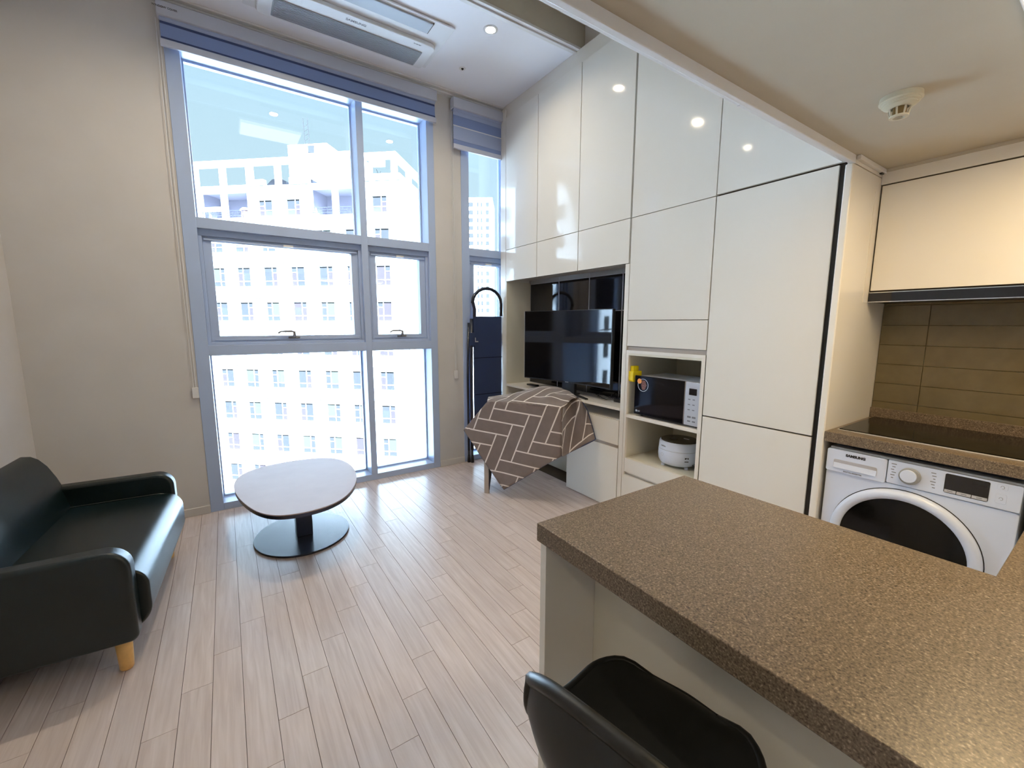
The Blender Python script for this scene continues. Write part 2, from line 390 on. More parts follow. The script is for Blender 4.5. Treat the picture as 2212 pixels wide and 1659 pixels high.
# ================================================================ OUTSIDE
bld = thing('apartment_building', 'large white facade straight across the street, rows of four-paned windows below an open roof colonnade', 'building', (3.894, 43.42, 0), math.atan2(-.66279, .74881))
ucols = [-6.0, -3.5, -.92, 1.68, 4.3, 6.89, 9.49]; WW = 1.30
rows = [(9.35, 1.7)] + [(6.33-3.02*i, 1.66) for i in range(7)]
bm = bmesh.new(); U0, U1 = -22, 11.9
zt = 10.55
for (t, h) in rows:
    add(bm, U0, U1, 0, .4, t, zt)
    x = U0
    for c in ucols: add(bm, x, c, 0, .4, t-h, t); x = c+WW
    add(bm, x, U1, 0, .4, t-h, t); zt = t-h
add(bm, U0, U1, 0, .4, -40, zt)
add(bm, U1-.4, U1, .4, 14, -40, 13.1)
# level of the terraces
top_open = [(-6.45, -4.43), (-4.06, -1.90), (3.98, 5.90), (6.30, 8.0)]; top_win = [(-.91, .39), (1.68, 2.95), (9.40, 10.68)]
x = U0
for (a, b) in sorted(top_open+top_win):
    add(bm, x, a, 0, .4, 10.55, 13.1); x = b
add(bm, x, U1, 0, .4, 10.55, 13.1)
for (a, b) in top_open: add(bm, a, b, 0, .4, 12.68, 13.1)
for (a, b) in top_win: add(bm, a, b, 0, .4, 11.94, 13.1); add(bm, a, b, 0, .4, 10.55, 10.62)
add(bm, U0, U1, 0, 14, 13.0, 13.1)
obj('wall', bm, M_fac, bld)
obj('floor_slab', bxs((U0, U1, .4, 14, 10.3, 10.55)), M_fac, bld)
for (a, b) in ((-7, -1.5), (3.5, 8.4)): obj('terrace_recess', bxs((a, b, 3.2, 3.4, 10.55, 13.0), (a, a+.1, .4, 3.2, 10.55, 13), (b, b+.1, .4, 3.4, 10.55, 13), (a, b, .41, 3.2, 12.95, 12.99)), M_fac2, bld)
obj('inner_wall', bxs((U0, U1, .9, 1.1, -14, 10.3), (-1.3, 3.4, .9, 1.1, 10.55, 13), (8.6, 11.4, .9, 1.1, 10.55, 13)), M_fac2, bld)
wmesh = None; pmesh = {}
def far_window(x, z, h, flip, mats):
    """z = top; frame of one mesh, panes of their own"""
    s = -1 if flip else 1; key = ('w', round(h, 2), flip)
    if key not in pmesh:
        W2 = WW; a = .78 if not flip else WW-.78
        bm = bxs((0, W2, .12, .2, -.03, 0), (0, W2, .12, .2, -h, -h+.03), (0, .03, .12, .2, -h+.03, -.03), (W2-.03, W2, .12, .2, -h+.03, -.03), (a-.035, a+.035, .12, .2, -h+.03, -.03), (.03, a-.035, .12, .2, -h+.43, -h+.50), (a+.035, W2-.03, .12, .2, -h+.43, -h+.50))
        if not flip: add(bm, a+.035, W2-.03, .12, .2, -.51, -.45)
        else: add(bm, .03, a-.035, .12, .2, -.51, -.45)
        me = bpy.data.meshes.new('window'); bmesh.ops.recalc_face_normals(bm, faces=bm.faces); bm.to_mesh(me); bm.free(); me.materials.append(M_fac)
        L = []
        big = (.02, a-.02) if not flip else (a+.02, W2-.02); sml = (a+.02, W2-.02) if not flip else (.02, a-.02)
        for (p, q, r0, r1) in ((big[0], big[1], -h+.47, -.02), (sml[0], sml[1], -h+.47, -.485), (sml[0], sml[1], -.475, -.02), (big[0], big[1], -h+.02, -h+.46), (sml[0], sml[1], -h+.02, -h+.46)):
            per = []
            for mm in (M_pA, M_pB, M_pC):
                b2 = bxs((p, q, .15, .17, r0, r1)); m2 = bpy.data.meshes.new('pane'); bmesh.ops.recalc_face_normals(b2, faces=b2.faces); b2.to_mesh(m2); b2.free(); m2.materials.append(mm); per.append(m2)
            L.append(per)
        pmesh[key] = (me, L)
    me, L = pmesh[key]
    o = link(bpy.data.objects.new('window', me)); o.parent = bld; o.location = (x, 0, z)
    for i, per in enumerate(L):
        p = link(bpy.data.objects.new('pane', per[mats[i]])); p.parent = o
for r, (t, h) in enumerate(rows):
    for c, x in enumerate(ucols):
        q = random.random(); m = [0, 1, 0, 0, 1] if q < .45 else ([2, 0, 0, 0, 0] if q < .75 else [1, 1, 0, 1, 1])
        far_window(x, t, h, (r+c) % 2 == 0, m)
for i, (a, b) in enumerate(top_win): far_window(a, 11.94, 1.32, i == 0, [0, 1, 0, 2, 1])
vm = None
for (t, h) in rows[1:]:
    for c in ucols:
        if vm is None:
            o = obj('vent', bxs((0, .07, -.06, .02, 0, .07), (.32, .39, -.06, .02, 0, .07)), M_awn, bld); vm = o
        else: o = dup_child(vm, bld)
        o.location = (c+1.72, 0, t+.30)
# blinds drawn in some windows
for (c, r) in ((1, 1), (3, 2), (1, 4), (0, 2), (6, 5)):
    t, h = rows[r]; flip = (r+c) % 2 == 0; x = ucols[c]+(.12 if not flip else .58)
    obj('window_blind', bxs(*[(x, x+.56, .142, .149, t-.55-.1*k, t-.50-.1*k) for k in range(7)]), M_pC, bld)
for (a, b) in ((-7.05, -6.75), (-4.40, -4.10), (-1.88, -1.47), (.80, 1.12), (3.38, 3.73), (5.96, 6.26), (8.45, 8.78), (11.16, 11.54)):
    obj('column', bxs((a, b, .0, .5, 13.1, 14.93)), M_fac, bld)
for n_ in (3.2, 6.4, 9.6, 12.8): obj('column', bxs((11.16, 11.54, n_, n_+.5, 13.1, 14.93)), M_fac, bld)
obj('beam', bxs((U0, 11.64, -.1, .7, 14.93, 15.25), (11.0, 11.64, .7, 14, 14.93, 15.25)), M_fac, bld)
obj('parapet', bxs((-6.9, -1.9, .0, .25, 13.1, 13.22), (-1.5, -.2, -.08, .3, 13.1, 13.58), (2.15, 3.9, -.08, .3, 13.1, 13.62), (6.4, 8.4, 0, .3, 13.1, 13.25), (8.9, 11.9, -.06, .3, 13.1, 13.62), (11.6, 11.9, .3, 14, 13.1, 13.6)), M_fac, bld)
obj('rooftop_room', bxs((.17, 3.97, 3.0, 8, 13.1, 17.46), (3.97, 5.9, 4, 8, 13.1, 17.1), (8.35, 9.4, 2, 3, 15.2, 15.95)), M_fac, bld)
obj('rooftop_opening', bxs((2.15, 2.75, 2.95, 3.0, 16.7, 17.3)), M_pA, bld)
bm = bmesh.new(); prism(bm, [(-.9, 13.12), (-1.1, 13.7), (-.6, 14.1), (.1, 14.2), (.75, 13.9), (.75, 13.12)], 1.6, 3.6, 'xz'); obj('awning', bm, M_awn, bld)
bm = bmesh.new(); prism(bm, [(1.2, 13.7), (1.3, 14.2), (2.6, 14.3), (3.3, 13.9), (3.2, 13.75), (1.9, 13.85)], 1.6, 3.6, 'xz'); obj('awning', bm, M_awn, bld)
bm = bmesh.new(); prism(bm, [(4.2, 13.15), (4.6, 13.55), (5.5, 13.5), (5.7, 13.15)], 1.6, 3.0, 'xz'); obj('awning', bm, M_awn, bld)
for (a, b) in top_open: obj('railing', bxs((a, b, .05, .09, 11.15, 11.19), (a, b, .05, .09, 10.95, 10.98), (a, b, .05, .09, 10.75, 10.78), *[(a+.1+k*(b-a-.2)/4, a+.13+k*(b-a-.2)/4, .05, .09, 10.55, 11.17) for k in range(5)]), M_awn, bld)
for (a, b) in ((-6.45, -4.43),): obj('parapet', bxs((a, b, .0, .25, 11.15, 11.5)), M_fac, bld)
bm = bmesh.new(); lathe(bm, (-3.1, 1.2, 10.55), [(0, 1.15), (.25, 1.1), (.42, .95), (.44, .85), (0, .85)], 14); obj('parasol', bm, M_fac, bld)
bm = bmesh.new(); lathe(bm, (-3.1, 1.2, 10.55), [(0, .85), (.35, .83), (.38, .3), (0, .25)], 12); obj('stall', bm, M_red, bld)
for (u_, hh) in ((-5.4, 1.2), (9.4, 1.4), (10.7, 1.3)):
    bm = bmesh.new(); tube(bm, [(u_, 1.5, 13.1), (u_+.02, 1.5, 13.1+hh*.6), (u_-.15, 1.5, 13.1+hh)], .02, 5); tube(bm, [(u_+.02, 1.5, 13.1+hh*.5), (u_+.22, 1.5, 13.1+hh*.9)], .015, 5); tube(bm, [(u_, 1.5, 13.1+hh*.4), (u_-.25, 1.5, 13.1+hh*.7)], .015, 5)
    obj('bare_shrub', bm, M_awn, bld)
bm = bmesh.new()
for dx in (0, .45): tube(bm, [(.7+dx, 5, 16.5), (.55+dx, 5, 20.6)], .03, 4)
for k in range(7): tube(bm, [(.68-.02*k, 5, 17.4+.4*k), (1.1-.02*k, 5, 17.6+.4*k)], .02, 4)
obj('antenna_mast', bm, M_pA, bld)

wing = thing('apartment_wing', 'white apartment wing further left across the street, reflected in the glossy cabinets', 'building', (-31, 33, 0), math.radians(45))
bm = bmesh.new(); zt = 16.4; L0, L1 = -17, 15
for k in range(14):
    t, h = 14.4-3.02*k, 1.66; add(bm, L0, L1, 0, .4, t, zt); x = L0
    for q in range(10): c = L0+1.4+3.05*q; add(bm, x, c, 0, .4, t-h, t); x = c+1.5
    add(bm, x, L1, 0, .4, t-h, t); zt = t-h
add(bm, L0, L1, 0, .4, -40, zt); add(bm, L0, L1, .4, 12, -40, 16.2)
obj('wall', bm, M_fac, wing)
obj('glazing', bxs(*[(L0+1.4+3.05*q, L0+2.9+3.05*q, .2, .3, 12.74-3.02*k, 14.4-3.02*k) for k in range(14) for q in range(10)]), M_pA, wing, kind='stuff')
tw = thing('apartment_tower', 'distant white apartment tower seen through the narrow right-hand window', 'building', (82.3, 156.5, 0), math.atan2(-.57, .82))
obj('wall', bxs((-14, 11.1, 0, 14, -60, 50.3), (-14, 11.1, -.3, 0, 50.0, 50.6)), M_fac, tw)
wm = {}
for r in range(15):
    for (a, b) in ((.5, 3.6), (4.8, 5.8), (6.3, 7.3), (8.3, 9.9)):
        zz = 48.9-2.94*r; key = round(b-a, 1)
        if key not in wm:
            bm = bxs((0, b-a, -.12, .02, -1.9, -1.78), (0, b-a, -.12, .02, -.12, 0), (0, .12, -.12, .02, -1.78, -.12), (b-a-.12, b-a, -.12, .02, -1.78, -.12))
            me = bpy.data.meshes.new('window'); bmesh.ops.recalc_face_normals(bm, faces=bm.faces); bm.to_mesh(me); bm.free(); me.materials.append(M_fac)
            b2 = bxs((.12, b-a-.12, -.05, .02, -1.78, -.12)); m2 = bpy.data.meshes.new('pane'); bmesh.ops.recalc_face_normals(b2, faces=b2.faces); b2.to_mesh(m2); b2.free(); m2.materials.append(M_pA)
            wm[key] = (me, m2)
        o = link(bpy.data.objects.new('window', wm[key][0])); o.parent = tw; o.location = (a, 0, zz)
        p = link(bpy.data.objects.new('pane', wm[key][1])); p.parent = o
struct('ground', bxs((-400, 400, 8, 600, -60.5, -60)), M_ground)

# ================================================================ BLINDS
def blind(label, X0, X1, zf, bands, cordx, group=None):
    r = thing('roller_blind', label, 'blind', (X0, 3.84, 3.5))
    obj('headrail', bxs((X0, X1, 3.795, 3.872, 3.425, 3.512)), M_blindh, r, bevel=.006)
    bm = bmesh.new(); cyl(bm, (X0+.012, 3.838, 3.425), .022, X1-X0-.024, 16, 'x'); obj('roller_tube', bm, M_blindC, r, smooth=False)
    for (z0, z1, m, dy) in bands: obj('fabric_band', bxs((X0+.012, X1-.012, 3.826+dy, 3.829+dy, z0, z1)), m, r)
    bm = bmesh.new(); prism(bm, rrect(3.812, 3.838, zf-.042, zf, .006), X0+.006, X1-.006, 'yz'); obj('bottom_bar', bm, M_blindh, r)
    bm = bmesh.new(); tube(bm, [(cordx, 3.862, 3.43), (cordx-.004, 3.862, 2.4), (cordx, 3.862, .975)], .0022, 6); tube(bm, [(cordx+.014, 3.866, 3.43), (cordx+.012, 3.866, 2.2), (cordx+.014, 3.866, .975)], .0022, 6)
    obj('pull_cord', bm, M_trimw, r)
    obj('cord_weight', bxs((cordx-.012, cordx+.028, 3.854, 3.872, .90, .98)), M_trimw, r, bevel=.004)
    return r
b = blind('rolled-up blue-grey blind with a long headrail above the wide window', -.212, 1.738, 3.292, [(3.285, 3.345, M_blindA, 0), (3.345, 3.388, M_blindA, .002), (3.388, 3.425, M_blindB, .004), (3.30, 3.307, M_blindB, -.004)], -.222)
text('print', 'WINDOW COVER', M_ink, b, (-.165, 3.794, 3.47), (1, 0, 0), (0, 0, 1), .016)
b = blind('short striped day-and-night blind above the narrow window beside the cabinets', 1.897, 2.449, 3.118, [(3.37, 3.425, M_blindC, 0), (3.285, 3.37, M_blindA, .003), (3.275, 3.285, M_trimw, .002), (3.16, 3.275, M_blindC, 0), (3.115, 3.16, M_blindA, .003)], 1.905)

# ================================================================ CEILING THINGS
ac = thing('air_conditioner', 'long white ceiling cassette air conditioner above the wide window', 'air conditioner', (.92, 3.32, 3.52))
bm = bmesh.new(); prism(bm, rrect(.26, 1.545, 3.035, 3.60, .01), 3.545, 3.556); obj('flange', bm, M_acw, ac, bevel=.003)
bm = bmesh.new(); prism(bm, rrect(.335, 1.50, 3.265, 3.590, (.03, .03, .05, .05)), 3.518, 3.545); obj('intake_panel', bm, M_acw, ac, bevel=.008, seg=3)
bm = bmesh.new(); prism(bm, rrect(.42, 1.425, 3.372, 3.560, .004), 3.512, 3.5175)
obj('intake_grille', bm, M_acg, ac)
obj('grille_slat', bxs(*[(.43, 1.415, 3.380+.0115*k, 3.384+.0115*k, 3.509, 3.5125) for k in range(16)]), M_flap, ac, kind='stuff')
obj('outlet_flap', bxs((.45, 1.385, 3.062, 3.176, 3.534, 3.5455)), M_flap, ac, bevel=.003)
obj('outlet_slot', bxs((.445, 1.392, 3.176, 3.184, 3.5405, 3.5455), (1.386, 1.392, 3.06, 3.176, 3.5405, 3.5455)), M_gap, ac)
text('brand_lettering', 'SAMSUNG', M_print, ac, (.92, 3.318, 3.5175), (1, 0, 0), (0, -1, 0), .030, .0006)
text('print', 'Inverter', M_print, ac, (1.36, 3.30, 3.5175), (1, 0, 0), (0, -1, 0), .018)
def downlight(x, y, z, label, W=26):
    d = thing('downlight', label, 'ceiling light', (x, y, z), group=None)
    bm = bmesh.new(); lathe(bm, (x, y, z), [(.036, -.003), (.050, -.004), (.053, 0), (.036, 0)], 36); obj('trim_ring', bm, M_trimw, d, smooth=True)
    bm = bmesh.new(); cyl(bm, (x, y, z-.0028), .036, .002, 32); obj('glowing_disc', bm, M_lampglow, d)
    l = bpy.data.lights.new('bulb', 'AREA'); l.shape = 'DISK'; l.size = .07; l.energy = W; l.color = WARM; l.spread = math.radians(150)
    o = link(bpy.data.objects.new('bulb', l)); o.parent = d; o.location = (0, 0, -.008)
downlight(1.765, 2.915, ZC, 'glowing round downlight in the ceiling to the right of the air conditioner', 5)
downlight(.58, 2.90, ZC, 'round downlight in the ceiling behind the middle of the air conditioner', 12)
downlight(-.50, 2.94, ZC, 'round downlight in the ceiling near the left wall', 3.5)
def led(name, label, x0, x1, y0, y1, z, W, col):
    d = thing(name, label, 'ceiling light', ((x0+x1)/2, (y0+y1)/2, z))
    obj('housing', bxs((x0-.012, x1+.012, y0-.012, y1+.012, z-.018, z)), M_trimw, d, bevel=.004)
    obj('diffuser', bxs((x0, x1, y0, y1, z-.040, z-.018)), M_ledglow, d, bevel=.006)
    l = bpy.data.lights.new('led', 'AREA'); l.shape = 'RECTANGLE'; l.size = x1-x0-.02; l.size_y = y1-y0-.02; l.energy = W; l.color = col
    o = link(bpy.data.objects.new('led', l)); o.parent = d; o.location = (0, 0, -.046)
downlight(-.45, -.55, ZL, 'round warm downlight in the low ceiling behind the camera', 3.5)
led('kitchen_lamp', 'long warm LED ceiling lamp over the kitchen counters', 1.30, 2.42, -.08, .245, ZL, 12, (1.0, .74, .38))
led('loft_lamp', 'rectangular LED lamp on the raised ceiling in front of the loft', .32, .95, 1.75, 2.15, 3.74, 1.8, (1.0, .94, .90))
sp = thing('sprinkler_head', 'tiny recessed sprinkler in the white ceiling between air conditioner and cabinets', 'sprinkler', (1.815, 3.452, ZC))
bm = bmesh.new(); lathe(bm, (1.815, 3.452, ZC), [(.012, -.002), (.026, -.003), (.028, 0), (.012, 0)], 20); obj('cover_ring', bm, M_trimw, sp)
bm = bmesh.new(); lathe(bm, (1.815, 3.452, ZC), [(0, -.010), (.006, -.010), (.012, 0), (0, 0)], 16); obj('nozzle', bm, M_dark, sp)
sd = thing('smoke_detector', 'round cream heat detector with a caged sensor on the kitchen ceiling', 'detector', (1.945, .555, ZL))
c = (1.945, .555, ZL)
bm = bmesh.new(); lathe(bm, c, [(0, 0), (.056, 0), (.058, -.016), (.053, -.019), (.051, -.019), (.051, -.025), (.046, -.027)], 44); obj('base', bm, M_det, sd, smooth=False)
bm = bmesh.new(); lathe(bm, c, [(.046, -.022), (.045, -.031), (.030, -.038), (.024, -.038), (.024, -.022)], 44); obj('cover', bm, M_det, sd)
bm = bmesh.new(); lathe(bm, c, [(.018, -.03), (.019, -.058), (0, -.060)], 24); obj('sensor', bm, M_brass, sd)
bm = bmesh.new()
for k in range(8):
    a = 2*PI*k/8; tube(bm, [(c[0]+.030*math.cos(a), c[1]+.030*math.sin(a), ZL-.040), (c[0]+.023*math.cos(a), c[1]+.023*math.sin(a), ZL-.064)], .0028, 6)
lathe(bm, c, [(.026, -.062), (.026, -.067), (.016, -.068), (.016, -.062)], 28); obj('cage', bm, M_det, sd)
hc = obj('hole_cap', bxs((2.735, 2.760, .818, .8295, 2.184, 2.1925)), M_dark, origin=(2.745, .82, 2.19)); tag(hc, 'tiny black cap at the end of the loft edge trim above the kitchen wall cabinet', 'cap')

# ================================================================ CABINETS along the right wall (face plane x = XC)
T = .020
def cab(name, label, y0, y1, z0, z1, back=2.74, m=M_satin, cat='cabinet'):
    c = thing(name, label, cat, (XC+.15, (y0+y1)/2, z0))
    obj('carcass', bxs((XC+T+.004, back, y0+.0005, y1-.0005, z0, z1)), M_drawg, c)
    return c
def door(c, y0, y1, z0, z1, nm='door', m=M_gloss, g=.0022, b=.001):
    return obj(nm, bxs((XC, XC+T, y0+g, y1-g, z0+g, z1-g)), m, c, bevel=b)
ZT = 3.447
for (y0, y1, lab) in ((3.222, 3.742, 'glossy cream overhead cabinet nearest the window, above the television niche'),
                      (2.668, 3.220, 'glossy cream overhead cabinet second from the window, above the television niche'),
                      (2.130, 2.666, 'glossy cream overhead cabinet third from the window, with the brightest window reflection')):
    c = cab('overhead_cabinet', lab, y0, y1, 1.905, ZT); door(c, y0, y1, 2.192, ZT); door(c, y0, y1, 1.880, 2.192)
# end filler beside the window
c = thing('cabinet_end_panel', 'narrow white upright panel closing the cabinets beside the narrow window', 'panel', (XC, 3.79, 0))
obj('board', bxs((XC-.001, XC+.3, 3.7445, 3.838, 0, 3.52)), M_gloss, c, bevel=.0015)
# television cabinet
tv_c = thing('television_cabinet', 'low white television cabinet with a black-tiled niche, open slot and two drawers', 'cabinet', (2.6, 2.95, 0))
obj('side_panel', bxs((XC, 2.74, 3.728, 3.743, .72, 1.878)), M_cabin, tv_c)
obj('upright', bxs((XC, 2.74, 2.1215, 2.160, 0, 1.878)), M_satin, tv_c, bevel=.0015)
obj('shelf', bxs((XC-.002, 2.76, 2.161, 3.727, .800, .822)), M_satin, tv_c, bevel=.0015)
nt_ = obj('niche_back', bxs((2.745, 2.76, 2.161, 3.727, .822, 1.904)), M_joint, tv_c)
ys = [2.161, 2.36, 2.845, 3.28, 3.727]; 
# columns measured on the photo
ys = [2.161, 2.452, 2.842, 3.262, 3.727]
for i in range(4):
    for (z0, z1) in ((.824, 1.560), (1.566, 1.860), (1.866, 1.904)):
        obj('tile', bxs((2.742, 2.745, ys[i]+.007, ys[i+1]-.007, z0, z1)), M_gtile if z1 < 1.87 else M_greyp, nt_)
d = door(tv_c, 2.165, 2.752, .525, .722, 'drawer'); d = door(tv_c, 2.165, 2.752, .004, .503, 'drawer')
obj('handle_groove', bxs((XC+.012, XC+.03, 2.165, 2.752, .503, .525)), M_drawg, tv_c)
obj('drawer_box', bxs((XC+.024, 2.74, 2.161, 2.752, 0, .722)), M_satin, tv_c)
obj('knee_space_back', bxs((2.70, 2.74, 2.753, 3.743, 0, .72)), M_cabin, tv_c)
obj('foot_panel', bxs((XC, 2.74, 3.722, 3.743, 0, .72)), M_cabin, tv_c)
# microwave tower
mt = thing('microwave_cabinet', 'tall cream cabinet holding the microwave and rice cooker in two open shelves', 'cabinet', (2.7, 1.81, 0))
Y0, Y1 = 1.495, 2.119
obj('carcass', bxs((XC+T+.004, XR-.01, Y0, Y1, 1.265, ZT)), M_drawg, mt)
door(mt, Y0, Y1, 2.190, ZT); door(mt, Y0, Y1, 1.477, 2.190); door(mt, Y0, Y1, 1.290, 1.477, 'flap_door')
obj('handle_groove', bxs((XC+.010, XC+.026, Y0, Y1, 1.262, 1.289)), M_drawg, mt)
obj('side_panel', bxs((XC, XR-.01, Y1-.018, Y1, .33, 1.262)), M_cabin, mt); obj('side_panel', bxs((XC, XR-.01, Y0, Y0+.018, .33, 1.262)), M_cabin, mt)
obj('face_frame', bxs((XC-.001, XC+.02, Y1-.022, Y1, .31, 1.240), (XC-.001, XC+.02, Y0, Y0+.026, .31, 1.240), (XC-.001, XC+.02, Y0, Y1, 1.240, 1.262)), M_satin, mt, bevel=.0015)
obj('shelf', bxs((XC, XR-.01, Y0+.018, Y1-.018, 1.225, 1.240)), M_cabin, mt)
obj('shelf', bxs((XC, XR-.01, Y0+.018, Y1-.018, .762, .786)), M_satin, mt, bevel=.0015)
obj('shelf', bxs((XC+.02, XR-.01, Y0+.018, Y1-.018, .43, .450)), M_cabin, mt)
obj('back_panel', bxs((XR-.02, XR-.006, Y0, Y1, .33, 1.262)), M_cabin, mt)
door(mt, Y0+.026, Y1-.022, .342, .452, 'fascia', M_satin); door(mt, Y0, Y1, .004, .320, 'drawer')
obj('plinth', bxs((XC+.024, XR-.01, Y0, Y1, 0, .34)), M_satin, mt)
# built-in fridge
fc = thing('fridge_cabinet', 'tall built-in fridge with flat beige-white doors and a black upright grip strip', 'fridge', (2.7, 1.16, 0))
Y0, Y1 = .863, 1.4935
obj('carcass', bxs((XC+T+.004, XR-.01, Y0, Y1, 0, ZT)), M_gap, fc)
obj('door', bxs((XC, XC+T, Y0+.001, Y1-.0015, 2.197, ZT-.0015)), M_gloss, fc, bevel=.0012, label='glossy top storage door')
obj('door', bxs((XC, XC+T, .893, Y1-.003, .889, 2.186)), M_satin, fc, bevel=.0015, label='tall satin fridge door')
obj('door', bxs((XC, XC+T, .893, Y1-.003, .06, .881)), M_satin, fc, bevel=.0015, label='lower satin freezer door')
obj('grip_strip', bxs((XC+.008, XC+.0235, Y0+.001, .892, .04, 2.186)), M_black, fc)
sp_ = obj('side_board', bxs((2.412, XR-.005, .8305, .8620, 0, 2.175)), M_gloss, origin=(2.7, .845, 0), bevel=.006, seg=4); tag(sp_, 'glossy cream upright board between the fridge and the stove counter', 'panel')
sp2 = obj('filler_panel', bxs((2.437, XR-.005, .8305, .8620, 2.176, 3.447)), M_satin, origin=(2.7, .845, 2.18)); tag(sp2, 'cream board continuing upward above the fridge side beside the loft edge', 'panel')

# ================================================================ KITCHEN
# backsplash tiles on the right wall
zrow = [.952, 1.024, 1.129, 1.235, 1.341, 1.447, 1.553, 1.62]
obj('grout_bed', bxs((3.036, XR, -.50, .8300, .94, 1.66)), M_grout, wr)
tmesh = {}
for r in range(len(zrow)-1):
    for (a, b) in ((.637, .8295), (.037, .637), (-.50, .037)):
        obj('tile', bxs((3.028, 3.0365, a+.0012, b-.0012, zrow[r]+.0012, zrow[r+1]-.0012)), M_tile, wr, bevel=.0008)
# stove worktop + return + peninsula: one continuous stone top
wt = thing('worktop', 'speckled brown stone worktop running from the stove round to the breakfast bar', 'countertop', (1.8, -.2, .90))
bm = bmesh.new(); prism(bm, [(.643, -.49), (.643, .838), (1.284, .838), (1.296, .117), (2.413, .117), (2.413, .829), (3.026, .829), (3.026, -.49)], .882, .932); obj('stone_top', bm, M_stone, wt, bevel=.0025)
obj('upstand', bxs((3.010, 3.0275, -.49, .829, .932, .988)), M_stone, wt, bevel=.002)
hb = thing('induction_hob', 'flat black glass hob with a thin steel rim set in the stove worktop', 'hob', (2.72, .47, .93))
bm = bmesh.new(); prism(bm, rrect(2.492, 2.992, .20, .806, .004), .932, .9365); obj('rim', bm, M_steel, hb, bevel=.001)
bm = bmesh.new(); prism(bm, rrect(2.500, 2.986, .206, .800, .004), .9365, .9405); obj('glass_plate', bm, M_hob, hb)
# base carcass beside the washer, and under the return
bc = thing('base_cabinet', 'cream base cabinet under the corner of the worktop to the right of the washer', 'cabinet', (2.7, -.1, 0))
obj('carcass', bxs((2.44, 3.02, -.48, .155, 0, .880)), M_satin, bc); obj('carcass', bxs((1.30, 2.44, -.48, .075, 0, .880)), M_satin, bc)
for k in range(3): obj('door', bxs((1.305+.376*k, 1.677+.376*k, .077, .095, .08, .876)), M_gloss, bc, bevel=.0015)
# washing machine
wm_ = thing('washing_machine', 'white front-loading washing machine with a dark round door under the stove worktop', 'washing machine', (2.72, .5, 0))
X = 2.437; y0, y1 = .188, .814
obj('body', bxs((X+.02, 3.0, y0, y1, .01, .852)), M_white, wm_, bevel=.008)
bm = bmesh.new(); prism(bm, rrect(y0, y1, .02, .742, .012), X, X+.022, 'yz'); obj('front_panel', bm, M_white, wm_, bevel=.003)
bm = bmesh.new(); prism(bm, rrect(y0, .582, .745, .850, .006), X-.006, X+.022, 'yz'); obj('control_panel', bm, M_white, wm_, bevel=.003)
obj('top_lip', bxs((X-.004, X+.03, y0, y1-.01, .851, .862)), M_greyp, wm_, bevel=.003)
dr = bmesh.new(); prism(dr, rrect(.585, y1+.001, .738, .850, .010), X-.010, X+.022, 'yz'); dr_o = obj('detergent_drawer', dr, M_white, wm_, bevel=.004)
bm = bmesh.new(); v = [(X-.0108, .783, .802), (X-.0108, .616, .802), (X-.0108, .614, .762), (X-.0108, .785, .762)]
bm = bmesh.new(); prism(bm, rrect(.616, .784, .762, .802, .008), X-.0112, X-.0098, 'yz'); obj('finger_recess', bm, M_silver, dr_o)
bm = bmesh.new(); prism(bm, [(X-.016, .762), (X-.010, .762), (X-.0105, .790)], .618, .782, 'xz'); obj('grip', bm, M_white, dr_o)
text('brand_lettering', 'SAMSUNG', M_ink, dr_o, (X-.0108, .700, .829), FX, FZ, .0165, .0008)
text('print', 'DIGITAL INVERTER', M_print, dr_o, (X-.0108, .706, .748), FX, FZ, .0085)
bm = bmesh.new(); cyl(bm, (X-.022, .504, .797), .036, .018, 44, 'x'); kn = obj('program_knob', bm, M_greyp, wm_, bevel=.002)
bm = bmesh.new(); cyl(bm, (X-.030, .506, .799), .0275, .012, 44, 'x'); obj('knob_cap', bm, M_white, kn, bevel=.002)
for k in range(6):
    obj('program_print', bxs((X-.0066, X-.006, .570-.0035*(k % 2), .552+.0035*(k % 3), .834-.0125*k, .8375-.0125*k)), M_print, wm_)
    obj('program_print', bxs((X-.0066, X-.006, .440-.004*(k % 3), .425-.002*(k % 2), .830-.0125*k, .8335-.0125*k)), M_print, wm_)
bm = bmesh.new(); prism(bm, rrect(.272, .397, .762, .843, .006), X-.0075, X-.005, 'yz'); dp = obj('display', bm, M_gtile, wm_)
bm = bmesh.new()
for (a, b) in ((.361, .395), (.318, .359), (.274, .316)): prism(bm, rrect(a, b, .7645, .7765, .001), X-.0085, X-.0075, 'yz')
obj('display_button', bm, M_silver, dp)
obj('display_print', bxs(*[(X-.0088, X-.0085, a, a+.016, .769, .772) for a in (.370, .330, .287)]), M_print, dp)
bm = bmesh.new(); prism(bm, rrect(.279, .318, .820, .836, .003), X-.0078, X-.0075, 'yz'); obj('display_window', bm, M_dark, dp)
for (a, b, c_, d_) in ((.226, .254, .822, .843), (.226, .254, .768, .806)):
    bm = bmesh.new(); prism(bm, rrect(a, b, c_, d_, .005), X-.0072, X-.006, 'yz'); bt = obj('button', bm, M_white, wm_, bevel=.0008)
    bm = bmesh.new(); tube(bm, [(X-.0074, (a+b)/2+.005*math.cos(t*.7), (c_+d_)/2+.006*math.sin(t*.7)) for t in range(8)], .0006, 5); obj('button_symbol', bm, M_print, bt)
